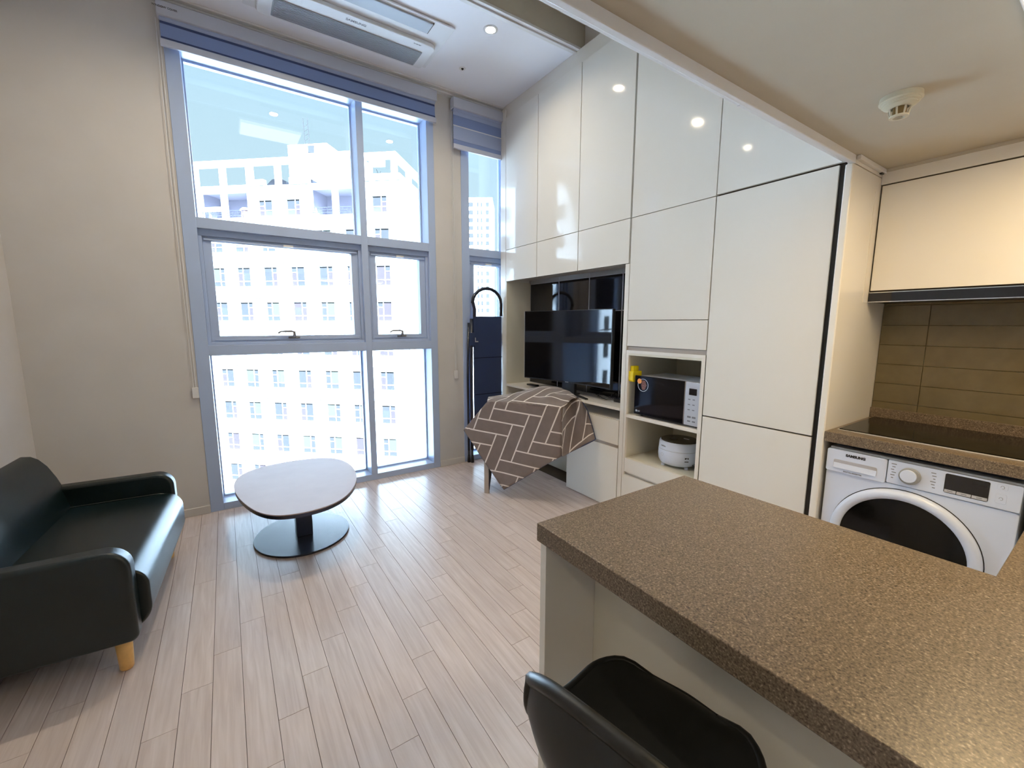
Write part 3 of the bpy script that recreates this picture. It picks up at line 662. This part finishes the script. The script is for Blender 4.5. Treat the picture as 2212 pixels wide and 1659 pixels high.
# round door
bm = bmesh.new()
def ring_x(bm, c, prof, seg=72):
    rings = [[bm.verts.new((c[0]+h, c[1]+r*math.cos(2*PI*i/seg), c[2]+r*math.sin(2*PI*i/seg))) for i in range(seg)] if r > 1e-6 else [bm.verts.new((c[0]+h, c[1], c[2]))] for (r, h) in prof]
    for a, b in zip(rings, rings[1:]):
        for i in range(seg):
            j = (i+1) % seg
            if len(b) == 1: bm.faces.new((a[i], a[j], b[0]))
            else: bm.faces.new((a[i], a[j], b[j], b[i]))
dc = (X, .512, .465)
bm = bmesh.new(); ring_x(bm, dc, [(.262, .003), (.262, -.0012), (.258, -.0012)]); obj('door_gap_line', bm, M_ink, wm_)
bm = bmesh.new(); ring_x(bm, dc, [(.2585, 0), (.2585, -.018), (.252, -.030), (.236, -.034), (.219, -.027), (.216, -.018)]); obj('door_ring', bm, M_white, wm_, smooth=True)
bm = bmesh.new(); ring_x(bm, dc, [(.2175, -.018), (.20, -.022), (.15, -.034), (.08, -.042), (0, -.044)]); obj('door_glass', bm, M_hob, wm_, smooth=True)
# wall cabinet with cooker hood
uc = thing('wall_cabinet', 'cream wall cabinet above the hob with a black cooker-hood strip along its lower edge', 'cabinet', (2.9, .17, 1.56))
obj('carcass', bxs((2.800, XR-.01, -.49, .826, 1.566, 2.150)), M_satin, uc)
obj('top_filler', bxs((2.776, XR-.01, -.49, .8295, 2.140, 2.209)), M_satin, uc, bevel=.001)
obj('top_cove', bxs((2.768, 2.776, -.49, .829, 2.196, 2.2095)), M_ceil2, uc)
obj('side_filler', bxs((2.712, 2.7745, .8285, .8304, 1.562, 2.10)), M_satin, uc)
obj('gap', bxs((2.790, 2.802, -.49, .8285, 1.60, 2.142)), M_gap, uc)
for (a, b) in ((.03, .823), (-.49, .026)): obj('door', bxs((2.775, 2.792, a, b, 1.622, 2.133)), M_gloss, uc, bevel=.0012)
hd = thing('cooker_hood', 'slim black cooker hood with steel edges below the wall cabinet', 'cooker hood', (2.9, .3, 1.56))
obj('body', bxs((2.777, 3.02, -.05, .827, 1.564, 1.614)), M_dark, hd)
obj('front_glass', bxs((2.774, 2.777, -.05, .827, 1.568, 1.611)), M_gtile, hd)
obj('steel_edge', bxs((2.7725, 2.777, -.05, .827, 1.6105, 1.6145)), M_chrome, hd); obj('steel_edge', bxs((2.7725, 2.777, -.05, .827, 1.5635, 1.5675)), M_chrome, hd)
# peninsula cabinet
pc = thing('peninsula_cabinet', 'cream breakfast-bar base with a leg panel and open knee space under the stone top', 'cabinet', (.96, .4, 0))
obj('leg_panel', bxs((.650, 1.275, .806, .829, 0, .881)), M_satin, pc, bevel=.001)
obj('back_panel', bxs((.832, .852, -.48, .805, 0, .881)), M_cabin, pc)
obj('carcass', bxs((.853, 1.262, -.48, .805, 0, .881)), M_satin, pc)
for k in range(2): obj('door', bxs((1.263, 1.281, .11+.348*k, .455+.348*k, .08, .876)), M_gloss, pc, bevel=.0015)

# ================================================================ TELEVISION
TV = thing('television', 'large black curved television standing in front of the black-tiled niche', 'television', (2.505, 2.860, .822), math.atan2(-1.02, .115))
def curved(bm, x0, x1, z0, z1, y0, y1, n=24, RR=2.6):
    def P(x, y, z): a = x/RR; return (RR*math.sin(a)+y*math.sin(a), y*math.cos(a)-RR*(1-math.cos(a)), z)
    rows = []
    for i in range(n+1):
        x = x0+(x1-x0)*i/n; rows.append([bm.verts.new(P(x, y, z)) for (y, z) in ((y0, z0), (y1, z0), (y1, z1), (y0, z1))])
    for a, b in zip(rows, rows[1:]):
        for k in range(4): bm.faces.new((a[k], a[(k+1) % 4], b[(k+1) % 4], b[k]))
    bm.faces.new(rows[0][::-1]); bm.faces.new(rows[-1])
bm = bmesh.new(); curved(bm, -.514, .514, .106, .748, .012, .040); obj('bezel', bm, M_dark, TV, bevel=.002)
bm = bmesh.new(); cols = []
for i in range(49):
    x = -.507+1.014*i/48; a = x/2.6; P_ = lambda z: bm.verts.new((2.6*math.sin(a)+.0108*math.sin(a), .0108*math.cos(a)-2.6*(1-math.cos(a)), z)); cols.append((P_(.116), P_(.742)))
for a, b in zip(cols, cols[1:]): bm.faces.new((a[0], b[0], b[1], a[1]))
sc_o = obj('screen', bm, M_screen, TV, smooth=True)
bm = bmesh.new(); curved(bm, -.36, .36, .16, .60, .040, .070); obj('rear_housing', bm, M_dark, TV, bevel=.006)
bm = bmesh.new(); curved(bm, -.5155, -.5135, .110, .744, .012, .038, 1); obj('bezel_edge', bm, M_silver, TV)
bm = bmesh.new(); prism(bm, rrect(-.075, .075, .008, .14, .01), .030, .060, 'xz'); st = obj('stand_neck', bm, M_dark, TV)
bm = bmesh.new(); prism(bm, [(-.07, .03), (.07, .03), (.09, .09), (-.09, .09)], .0, .012); obj('stand_base', bm, M_dark, TV)
for s in (-1, 1):
    bm = bmesh.new(); prism(bm, [(s*.04, .02), (s*.30, -.085), (s*.31, -.06), (s*.06, .06)], 0, .011); obj('foot', bm, M_dark, TV, bevel=.002)
text('brand_lettering', 'SAMSUNG', M_silver, TV, (0, .0105, .1112), (1, 0, 0), (0, 0, 1), .009)
bx = thing('set_top_box', 'small black box with tangled cables on the shelf behind the television', 'set-top box', (2.62, 2.30, .822))
obj('case', bxs((2.585, 2.70, 2.21, 2.36, .823, .853)), M_dark, bx, bevel=.004)
bm = bmesh.new(); tube(bm, [(2.60+.03*math.sin(k*1.1), 2.36+.03*k, .828+.012*(k % 3)) for k in range(9)], .0035, 6); tube(bm, [(2.66+.03*math.cos(k*1.3), 2.34+.032*k, .828+.016*((k+1) % 3)) for k in range(9)], .003, 6); obj('cable', bm, M_dark, bx)
rc = obj('remote_control', bxs((2.555, 2.60, 3.375, 3.53, .8225, .838)), M_dark, origin=(2.58, 3.45, .822), bevel=.004); tag(rc, 'black remote control lying on the shelf near the left foot of the television', 'remote control')

# ================================================================ MICROWAVE, COOKER, HOLDER
mw = thing('microwave', 'black-fronted microwave with a white control panel on the upper open shelf', 'microwave', (2.62, 1.79, .786))
X = 2.452
obj('case', bxs((X+.018, 2.80, 1.532, 2.036, .796, 1.078)), M_white, mw, bevel=.006)
bm = bmesh.new(); prism(bm, rrect(1.636, 2.042, .800, 1.083, .006), X, X+.018, 'yz'); dd = obj('door', bm, M_mwg, mw, bevel=.003)
obj('door_edge', bxs((X+.001, X+.018, 1.630, 1.636, .800, 1.083)), M_chrome, dd)
bm = bmesh.new(); prism(bm, rrect(1.528, 1.629, .800, 1.083, .006), X, X+.018, 'yz'); cp = obj('control_panel', bm, M_silver, mw, bevel=.002)
bm = bmesh.new(); prism(bm, rrect(1.548, 1.602, 1.000, 1.042, .002), X-.001, X, 'yz'); obj('display', bm, M_gtile, cp)
for k in range(2):
    for q in range(3): obj('key_print', bxs((X-.0006, X, 1.558+.032*k, 1.574+.032*k, .968-.034*q, .974-.034*q)), M_print, cp)
for k in range(2):
    bm = bmesh.new(); prism(bm, rrect(1.546+.034*k, 1.572+.034*k, .850, .862, .003), X-.0008, X, 'yz'); obj('key', bm, M_print, cp)
    bm = bmesh.new(); prism(bm, rrect(1.548+.034*k, 1.570+.034*k, .824, .833, .003), X-.0008, X, 'yz'); obj('key', bm, M_print, cp)
bm = bmesh.new(); ring_x(bm, (X, 1.968, 1.018), [(.046, -.0004), (.044, -.0008), (.0425, -.0004)], 40); stk = obj('sticker', bm, M_silver, dd)
bm = bmesh.new(); cyl(bm, (X-.0012, 2.000, 1.044), .0185, .0010, 28, 'x'); obj('sticker_dot', bm, M_orange, stk)
obj('sticker_print', bxs(*[(X-.0006, X-.0001, 1.938+.004*abs(k-3), 1.985-.003*abs(k-3), 1.045-.0095*k, 1.0495-.0095*k) for k in range(7)]), M_stickt, stk)
bm = bmesh.new(); cyl(bm, (X-.0008, 2.018, .826), .0075, .0008, 20, 'x'); obj('brand_badge', bm, M_silver, dd)
text('brand_lettering', 'LG', M_silver, dd, (X-.0006, 1.996, .826), FX, FZ, .016)
for (a, b) in ((2.50, 1.56), (2.50, 2.0), (2.77, 1.56), (2.77, 2.0)):
    bm = bmesh.new(); cyl(bm, (a, b, .786), .012, .011, 12); obj('foot', bm, M_rubber, mw)
ck = thing('rice_cooker', 'round white rice cooker with a dark bronze lid on the lower open shelf', 'rice cooker', (2.64, 1.775, .45))
c = (2.64, 1.775, .45)
bm = bmesh.new(); lathe(bm, c, [(0, .012), (.100, .012), (.125, .022), (.138, .045), (.143, .080), (.142, .122), (.1405, .124)], 64); obj('body', bm, M_white, ck, smooth=True)
bm = bmesh.new(); lathe(bm, c, [(.1398, .1235), (.1398, .127)], 64); obj('seam', bm, M_greyp, ck)
bm = bmesh.new(); lathe(bm, c, [(.1405, .126), (.140, .130), (.137, .172), (.132, .181), (.124, .184), (0, .184)], 64); obj('lid_ring', bm, M_white, ck, smooth=True)
bm = bmesh.new(); lathe(bm, c, [(.127, .184), (.127, .1865), (.120, .1880), (0, .1885)], 64); ld = obj('lid_plate', bm, M_lid, ck)
bm = bmesh.new(); prism(bm, rrect(2.590, 2.632, 1.785, 1.825, .002), .638, .6395); obj('lid_display', bm, M_dark, ld)
bm = bmesh.new(); prism(bm, [(2.673, 1.725), (2.683, 1.727), (2.676, 1.765), (2.666, 1.763)], .638, .642); obj('steam_vent', bm, M_silver, ld)
def on_body(ang, z, r=.1425):
    a = math.radians(ang); return Vector((c[0]+r*math.cos(a), c[1]+r*math.sin(a), z))
bm = bmesh.new(); p = on_body(163, .541); n = Vector((math.cos(math.radians(163)), math.sin(math.radians(163)), 0)); tX = Vector((0, 0, 1)).cross(n)
tube(bm, [p + (tX*math.cos(k*PI/10) + Vector((0, 0, 1))*math.sin(k*PI/10))*.011 for k in range(21)], .0014, 6); obj('button', bm, M_silver, ck)
a_ = math.radians(163); text('brand_lettering', 'cuchen', M_print, ck, on_body(165, .603, .1395), tX, (0, 0, 1), .017)
for (zz, h) in ((.537, .010), (.514, .005)):
    p = on_body(235, zz, .1412); n = Vector((math.cos(math.radians(235)), math.sin(math.radians(235)), 0)); tX2 = Vector((0, 0, 1)).cross(n); bm = bmesh.new()
    bmesh.ops.create_cube(bm, size=1, matrix=Matrix(((tX2.x*.026, 0, n.x*.003, p.x), (tX2.y*.026, 0, n.y*.003, p.y), (0, h, 0, p.z), (0, 0, 0, 1)))); obj('side_label', bm, M_ink, ck)
for a in (150, 240, 330, 60):
    p = on_body(a, .45, .115); bm = bmesh.new(); cyl(bm, (p.x, p.y, .45), .012, .016, 12); obj('foot', bm, M_white, ck)
obj('hinge', bxs((2.60, 2.66, 1.625, 1.642, .47, .49)), M_dark, ck)
yh = thing('scraper_holder', 'yellow plastic holder stuck to the left inside wall above the microwave', 'holder', (2.50, 2.085, 1.03))
bm = bmesh.new(); prism(bm, rrect(2.447, 2.545, 1.030, 1.108, (.004, .004, .016, .016)), 2.058, 2.1005, 'xz'); obj('cup', bm, M_yellow, yh, bevel=.004)
bm = bmesh.new(); prism(bm, rrect(2.462, 2.524, 1.100, 1.146, (.008, .008, 0, 0)), 2.070, 2.098, 'xz'); obj('insert', bm, M_yellow, yh, bevel=.004)

# ================================================================ SOFA
so = thing('sofa', 'dark leather two-seat sofa with rounded arms and wooden legs against the left wall', 'sofa', (-.40, 2.20, 0))
for (ya, yb) in ((2.170, 2.252), (3.200, 3.285)):
    bm = bmesh.new(); prism(bm, rrect(-1.04, -.388, .150, .553, (.085, .03, .02, .03), 8), ya, yb, 'xz'); obj('armrest', bm, M_leather, so, bevel=.020, seg=4)
bm = bmesh.new(); prism(bm, rrect(-1.02, -.352, .155, .432, (.085, .02, .02, .10), 10), 2.250, 3.202, 'xz'); obj('seat', bm, M_leather, so, bevel=.012, seg=3)
bm = bmesh.new(); prism(bm, [(-1.05, .30), (-.83, .36), (-.845, .43), (-.865, .52), (-.892, .605), (-.922, .675), (-.952, .718), (-.98, .738), (-1.015, .742), (-1.04, .728), (-1.052, .68)], 2.20, 3.255, 'xz'); obj('backrest', bm, M_leather, so, bevel=.045, seg=5)
bm = bmesh.new()
for (y, ) in ((2.256,), (3.196,)): tube(bm, [(-.99, y, .434), (-.46, y, .434), (-.40, y, .415), (-.365, y, .36)], .004, 6)
obj('piping', bm, M_leather, so)
for (x, y) in ((-.455, 2.245), (-.455, 3.235), (-.99, 2.245), (-.99, 3.235)):
    bm = bmesh.new(); lathe(bm, (x, y, 0), [(0, .001), (.020, .001), (.024, .008), (.030, .155), (0, .155)], 20); obj('leg', bm, M_oak, so, smooth=True)

so.rotation_euler.z = math.radians(-3.4)
# ================================================================ COFFEE TABLE
ct = thing('coffee_table', 'low pebble-shaped coffee table with a pale top and black oval steel foot', 'table', (.345, 3.10, 0))
pts = [(-0.036, 3.302), (-0.023, 3.448), (0.033, 3.564), (0.156, 3.631), (0.285, 3.652), (0.462, 3.646), (0.596, 3.608), (0.679, 3.542), (0.732, 3.393), (0.736, 3.196), (0.711, 3.022), (0.67, 2.875), (0.604, 2.737), (0.527, 2.634), (0.444, 2.58), (0.338, 2.559), (0.243, 2.574), (0.17, 2.598), (0.112, 2.642), (0.062, 2.733), (0.012, 2.899), (-0.016, 3.052), (-0.034, 3.184)]
def smooth_loop(P, k=4):
    out_ = []; n = len(P)
    for i in range(n):
        p0, p1, p2, p3 = [Vector(P[(i+j-1) % n]) for j in range(4)]
        for s in range(k):
            t = s/k; out_.append(tuple(.5*((2*p1)+(p2-p0)*t+(2*p0-5*p1+4*p2-p3)*t*t+(3*p1-p0-3*p2+p3)*t**3)))
    return out_
for _ in range(2): pts = [((Vector(pts[i-1])+2*Vector(pts[i])+Vector(pts[(i+1) % len(pts)]))/4)[:] for i in range(len(pts))]
pl = smooth_loop(pts)
bm = bmesh.new(); prism(bm, pl, .372, .378); obj('table_top', bm, M_ttop, ct)
cc = Vector((.345, 3.10)); bm = bmesh.new(); prism(bm, [tuple(cc+(Vector(p)-cc)*.995) for p in pl], .350, .3725); obj('top_edge', bm, M_steelb, ct)
bm = bmesh.new(); prism(bm, [(.345+.297*math.cos(2*PI*i/72), 3.115+.325*math.sin(2*PI*i/72)) for i in range(72)], 0, .013); obj('foot_plate', bm, M_steelb, ct, bevel=.003)
obj('column', bxs((.300, .400, 3.045, 3.145, .013, .350)), M_steelb, ct, bevel=.004)

# ================================================================ PULL-OUT TABLE + BLANKET
pt = thing('pull_out_table', 'swivelled pull-out table on a brown leg panel, covered by the patterned cloth', 'table', (2.0, 2.95, 0))
A0 = A = Vector((1.800, 3.045)); e1 = Vector((.510, -.860)).normalized(); e2 = Vector((.860, .510)).normalized()
A1 = A + e1*.03 + e2*.03; B = A1 + e1*.55; Cc = B + e2*.33; Dd = A1 + e2*.64
bm = bmesh.new(); prism(bm, [tuple(A1), tuple(B), tuple(Cc), tuple(Dd)], .715, .738); obj('table_top', bm, M_drawg, pt, bevel=.002)
q = A + Vector((-.034, -.012)); q2 = A+Vector((-.006, -.028))
lg = bmesh.new(); prism(lg, [(1.758, 3.040), (1.783, 3.008), (1.800, 3.022), (1.775, 3.054)], .0, .715); obj('leg_panel', lg, M_drawg, pt, bevel=.001)
bm = bmesh.new(); a = [bm.verts.new(p) for p in ((1.786, 3.012, .02), (1.800, 3.022, .02), (1.930, 3.06, .714), (1.790, 2.995, .714), (1.80, 3.04, .02), (1.93, 3.10, .714))]
bm.faces.new((a[0], a[1], a[2], a[3])); bm.faces.new((a[1], a[4], a[5], a[2])); bm.faces.new((a[0], a[3], a[5], a[4])); bm.faces.new((a[3], a[2], a[5])); bm.faces.new((a[0], a[4], a[1]))
obj('leg_brace', bm, M_steelb, pt)
bm = bmesh.new(); cyl(bm, (1.785, 3.027, 0), .006, .004, 10); obj('glide', bm, M_rubber, pt)

def ray(x, y): return F + R_*((x-1106)/916.28) - U_*((y-829.5)/916.28)
CO = Vector((0, 0, 1.45))
def on_plane(px, P, n):
    d = ray(*px); t = (P-CO).dot(n)/d.dot(n); return CO + d*t
def cloth_front():
    """The cloth as a sheet over the table edge, in metres: measured corner points, folded along the table edge."""
    pass
# corner points (metres) of the cloth, measured on the table edge plane
nA = Vector((e1.y, -e1.x, 0)).normalized(); PA = Vector((A.x, A.y, .79)) - Vector((nA.x, nA.y, 0))*0
if nA.y > 0: nA = -nA
PA = PA + nA*.047
vert = {}
cbm = bmesh.new(); uvl = cbm.loops.layers.uv.new('UVMap')
UVO = on_plane((1066, 881.9), PA, nA)
ea = on_plane((1066+26.1*3, 881.9+4.5*3), PA, nA); eb = on_plane((1066-8.9*3, 881.9+25*3), PA, nA)
hx = Vector((-nA.y, nA.x, 0)).normalized()
if hx.dot(ea-UVO) < 0: hx = -hx
def h2(p): d = p-UVO; return Vector((d.dot(hx), d.z))
a2, b2 = h2(ea)/3, h2(eb)/3; det = a2.x*b2.y-a2.y*b2.x
def uv_of(d2): return ((d2.x*b2.y-d2.y*b2.x)/det+60, (a2.x*d2.y-a2.y*d2.x)/det+60)
import mathutils
def patch(rows, uvf, bulge):
    """rows: list of polylines of 3-D points, same count; returns grid"""
    g = []
    for i, r in enumerate(rows): g.append([Vector(p) for p in r])
    return g
def resample(poly, n):
    L = [0]
    for a, b in zip(poly, poly[1:]): L.append(L[-1]+(b-a).length)
    out_ = []
    for k in range(n+1):
        s = L[-1]*k/n; i = 0
        while i < len(poly)-2 and L[i+1] < s: i += 1
        t = 0 if L[i+1] == L[i] else (s-L[i])/(L[i+1]-L[i]); out_.append(poly[i].lerp(poly[i+1], min(1, max(0, t))))
    return out_
def grid(polyA, polyB, n, m, uvA, off):
    """ruled surface between two polylines; uvA(point)->uv ; off(s,t)->Vector"""
    a, b = resample(polyA, n), resample(polyB, n)
    V = [[a[i].lerp(b[i], j/m) for j in range(m+1)] for i in range(n+1)]
    return [[(V[i][j]+off(i/n, j/m), uvA(V[i][j])) for j in range(m+1)] for i in range(n+1)]
def emit(G):
    vs = [[cbm.verts.new(p) for (p, _) in r] for r in G]
    for i in range(len(G)-1):
        for j in range(len(G[0])-1):
            f = cbm.faces.new((vs[i][j], vs[i+1][j], vs[i+1][j+1], vs[i][j+1]))
            for l, (ii, jj) in zip(f.loops, ((i, j), (i+1, j), (i+1, j+1), (i, j+1))): l[uvl].uv = G[ii][jj][1]
fA = lambda p: on_plane(p, PA, nA)
uA = lambda p: uv_of(h2(p))
# front hanging panel: from the table edge down to the two lower borders
topA = [fA(p) for p in ((1002.5, 927), (1028, 897), (1052, 868), (1085, 868), (1130, 872), (1175, 876), (1213, 881))]
botA = [fA(p) for p in ((1003, 929), (1025, 958), (1050, 997), (1073, 1032), (1089, 1057), (1130, 1033), (1175, 1006), (1213, 985))]
topA = [topA[0], topA[1], topA[2], topA[3], topA[4], topA[5], topA[6]]
emit(grid(topA, botA, 40, 24, uA, lambda s, t: nA*(.010*math.sin(s*9+.5)*t + .02*t*t*math.sin(s*4))))
# top of the cloth: over the table and up onto the shelf
edge = [fA(p) for p in ((1052, 868), (1085, 868), (1130, 872), (1175, 876), (1213, 881))]
rear = [on_plane(p, Vector((0, 0, z)), Vector((0, 0, 1))) for p, z in (((1056, 857), .800), ((1085, 853), .812), ((1115, 849), .845), ((1150, 838), .875), ((1176, 833), .893), ((1205, 836), .893), ((1230, 845), .885), ((1247, 858), .860))]
up = Vector((0, 0, 1))
edgeR = resample(edge, 40)
def uT(frac_i, dist): pass
rearR = resample(rear, 40)
G = []
for i in range(41):
    row = []; base = h2(edgeR[i]); L = (rearR[i]-edgeR[i]).length; dir2 = Vector((rearR[i]-edgeR[i]).dot(hx)/max(L, 1e-6)*Vector((1, 0)).x for _ in (0,)) if False else None
    du = (rearR[i]-edgeR[i]).dot(hx); dv = math.sqrt(max(L*L-du*du, 0))
    for j in range(19):
        t = j/18; p = edgeR[i].lerp(rearR[i], t)
        bump = math.sin(PI*t)*(.012+.028*math.sin(PI*min(1, max(0, (i/40-.25)/.75)))) if L > .05 else 0
        p = p + up*(bump + .010*math.sin(i*.45)*math.sin(PI*t)*math.sin(t*7))
        row.append((p, uv_of(base + Vector((du*t, dv*t)))))
    G.append(row)
emit(G)
# right-hand fold hanging in front of the drawers
c0 = [fA((1213, 881)), on_plane((1222, 872), Vector((2.30, 0, 0)), Vector((1, 0, 0))), on_plane((1234, 861), Vector((2.36, 0, 0)), Vector((1, 0, 0))), rear[-1], on_plane((1257, 866), Vector((2.44, 0, 0)), Vector((1, 0, 0))), on_plane((1269, 886), Vector((2.415, 0, 0)), Vector((1, 0, 0)))]
c1 = [fA((1213, 985)), on_plane((1215, 986), Vector((2.16, 0, 0)), Vector((1, 0, 0))), on_plane((1235, 975), Vector((2.25, 0, 0)), Vector((1, 0, 0))), on_plane((1262, 962), Vector((2.33, 0, 0)), Vector((1, 0, 0))), on_plane((1280, 953), Vector((2.38, 0, 0)), Vector((1, 0, 0))), on_plane((1287, 949), Vector((2.395, 0, 0)), Vector((1, 0, 0)))]
a, b = resample(c0, 18), resample(c1, 18); uv0 = h2(fA((1213, 881))); G = []; s0 = 0
for i in range(19):
    if i: s0 += ((a[i]-a[i-1]).length+(b[i]-b[i-1]).length)/2*.8
    row = []
    for j in range(17):
        t = j/16; p = a[i].lerp(b[i], t); row.append((p + nA*(.022*math.sin(i/18*PI*1.6)*math.sin(PI*(t*.8+.1))), uv_of(uv0 + Vector((s0*.9+.12, -(a[0]-b[0]).length*t - s0*.35)))))
    G.append(row)
emit(G)
me = bpy.data.meshes.new('cloth'); cbm.to_mesh(me); cbm.free(); me.materials.append(M_cloth)
for p in me.polygons: p.use_smooth = True
cl = link(bpy.data.objects.new('patterned_cloth', me))
cen = Vector((2.05, 2.75, .62)); me.transform(Matrix.Translation(-cen)); cl.location = cen
wd = cl.modifiers.new('weld', 'WELD'); wd.merge_threshold = .006
so_ = cl.modifiers.new('thick', 'SOLIDIFY'); so_.thickness = .004; so_.offset = -1
tag(cl, 'taupe cloth with a white herringbone print draped over the pull-out table', 'tablecloth')
hem = bmesh.new(); tube(hem, [p + nA*(.010*math.sin(k/40*9+.5)) + nA*(.02*math.sin(k/40*4)) for k, p in enumerate(resample(botA, 40))], .0035, 6)
tube(hem, resample(c1, 18), .0035, 6)
tube(hem, [p for p in resample([c0[3], c0[4], c0[5], on_plane((1279, 920), Vector((2.40, 0, 0)), Vector((1, 0, 0))), c1[5]], 16)], .0035, 6)
bmesh.ops.translate(hem, verts=hem.verts, vec=-cen)
me = bpy.data.meshes.new('hem'); hem.to_mesh(me); hem.free(); me.materials.append(M_fabricb); ho = link(bpy.data.objects.new('hem', me)); ho.parent = cl

# ================================================================ FOLDED BED by the window
fb = thing('folding_bed', 'tall folded navy canvas bed with a curved tube handle before the narrow window', 'folding bed', (2.25, 3.80, 0))
obj('canvas_panel', bxs((2.096, 2.424, 3.800, 3.835, .22, 1.525)), M_fabricb, fb, bevel=.008)
obj('canvas_seam', bxs((2.092, 2.426, 3.797, 3.80, 1.10, 1.106), (2.092, 2.426, 3.797, 3.80, .72, .726)), M_steelb, fb)
bm = bmesh.new(); tube(bm, [(2.066, 3.815, .14), (2.062, 3.815, .9), (2.070, 3.815, 1.50)], .016, 10); tube(bm, [(2.040, 3.845, .13), (2.038, 3.845, .9), (2.05, 3.84, 1.46)], .012, 8); obj('side_tube', bm, M_steelb, fb, smooth=True)
bm = bmesh.new(); arc = [(2.098, 3.80, 1.52), (2.098, 3.80, 1.60), (2.082, 3.80, 1.66)] + [(2.245-.168*math.cos(t*PI/10), 3.80, 1.655+.150*math.sin(t*PI/10)) for t in range(0, 11)] + [(2.412, 3.80, 1.53)]
tube(bm, arc, .017, 10); obj('carry_handle', bm, M_steelb, fb, smooth=True)
obj('strap', bxs((2.036, 2.10, 3.795, 3.80, 1.23, 1.36)), M_fabricb, fb, bevel=.004); obj('buckle', bxs((2.10, 2.135, 3.793, 3.80, 1.265, 1.275), (2.10, 2.107, 3.793, 3.80, 1.275, 1.31)), M_silver, fb)
for (x, y) in ((2.066, 3.815), (2.040, 3.845), (2.36, 3.82)):
    bm = bmesh.new(); tube(bm, [(x, y, .06), (x, y, .24)], .010, 10); lf = obj('leg', bm, M_steelb, fb, smooth=True)
    bm = bmesh.new(); lathe(bm, (x, y, 0), [(0, .001), (.017, .001), (.016, .03), (.012, .075), (0, .075)], 14); obj('rubber_foot', bm, M_rubber, lf, smooth=True)

# ================================================================ BAR STOOL
sr = math.radians(11)
stl = thing('bar_stool', 'black plastic bar stool with a low wrapped back tucked under the breakfast bar', 'stool', (.602, .437, 0), sr)
# shell: grid over (s across, t from front edge to top of the back); local x forward, y left
def shell(s, t):
    # s in -1..1 (right to left), t in 0..1
    hw = .183
    if t < .62:
        q = t/.62; x = .165-.33*q; z = .655+.006*math.cos(q*PI*2) ; z += .030*(abs(s)**3)*(0.3+.7*q) - .016*q**4; z -= .018*(1-abs(s)**2)*math.sin(q*PI)
        if q < .14: z -= .020*(1-q/.14)**2
        q_ = q**1.25; x = .165-.33*q_; rr = .105; ex = max(0, x-(.165-rr))
        y = s*(hw*.97 - rr + math.sqrt(max(0, rr*rr-ex*ex))); x += .016*(1-s*s)*(1-q)**2 + .055*abs(s)**3*q**4
    else:
        q = (t-.62)/.38; x = -.172+.024*q-.02*math.sin(q*PI); z = .655+.150*q**1.1 - .02*(1-q)
        y = s*hw*(1.0+.02*q)
        k = abs(s); x += .030*(k**3)+.04*(k**2.5)*(1-q); z += .03*(k**3)*(1-q) - .050*(k**3.2)*q
    return Vector((x, y, z))
bm = bmesh.new(); NS, NT = 28, 30
vs = [[bm.verts.new(shell(-1+2*i/NS, j/NT)) for j in range(NT+1)] for i in range(NS+1)]
for i in range(NS):
    for j in range(NT): bm.faces.new((vs[i][j], vs[i+1][j], vs[i+1][j+1], vs[i][j+1]))
for _ in range(3): bmesh.ops.smooth_vert(bm, verts=[v for v in bm.verts if not v.is_boundary], factor=.5, use_axis_x=True, use_axis_y=True, use_axis_z=True)
o = obj('seat_shell', bm, M_stool, stl, smooth=True); s = o.modifiers.new('t', 'SOLIDIFY'); s.thickness = .010; s.offset = 0
s = o.modifiers.new('s', 'SUBSURF'); s.levels = s.render_levels = 1
rim = [shell(-1+2*i/NS, 1) for i in range(NS+1)]
bm = bmesh.new(); lp = [shell(-1, j/NT) for j in range(NT+1)] + [shell(-1+2*i/NS, 1) for i in range(1, NS+1)] + [shell(1, 1-j/NT) for j in range(1, NT+1)] + [shell(1-2*i/NS, 0) for i in range(1, NS)]
tube(bm, lp+[lp[0]], [.0075]*(NT-5)+[.0085, .0095, .0105, .0115, .012]+[.0145]*(NS+1)+[.012, .0115, .0105, .0095, .0085]+[.0075]*(NT-5+NS-1+1), 8); obj('rim', bm, M_stool, stl, smooth=True)
bm = bmesh.new(); prism(bm, rrect(-.09, .09, -.09, .09, .02), .610, .635); obj('seat_mount', bm, M_dark, stl)
for (sx, sy) in ((1, 1), (1, -1), (-1, 1), (-1, -1)):
    bm = bmesh.new(); tube(bm, [(sx*.06, sy*.06, .63), (sx*.075, sy*.075, .0)], [.011, .009], 10); obj('leg', bm, M_dark, stl, smooth=True)
bm = bmesh.new(); k = .070
tube(bm, [(k, k, .20), (k, -k, .20), (-k, -k, .20), (-k, k, .20), (k, k, .20)], .008, 8); obj('foot_rail', bm, M_dark, stl)
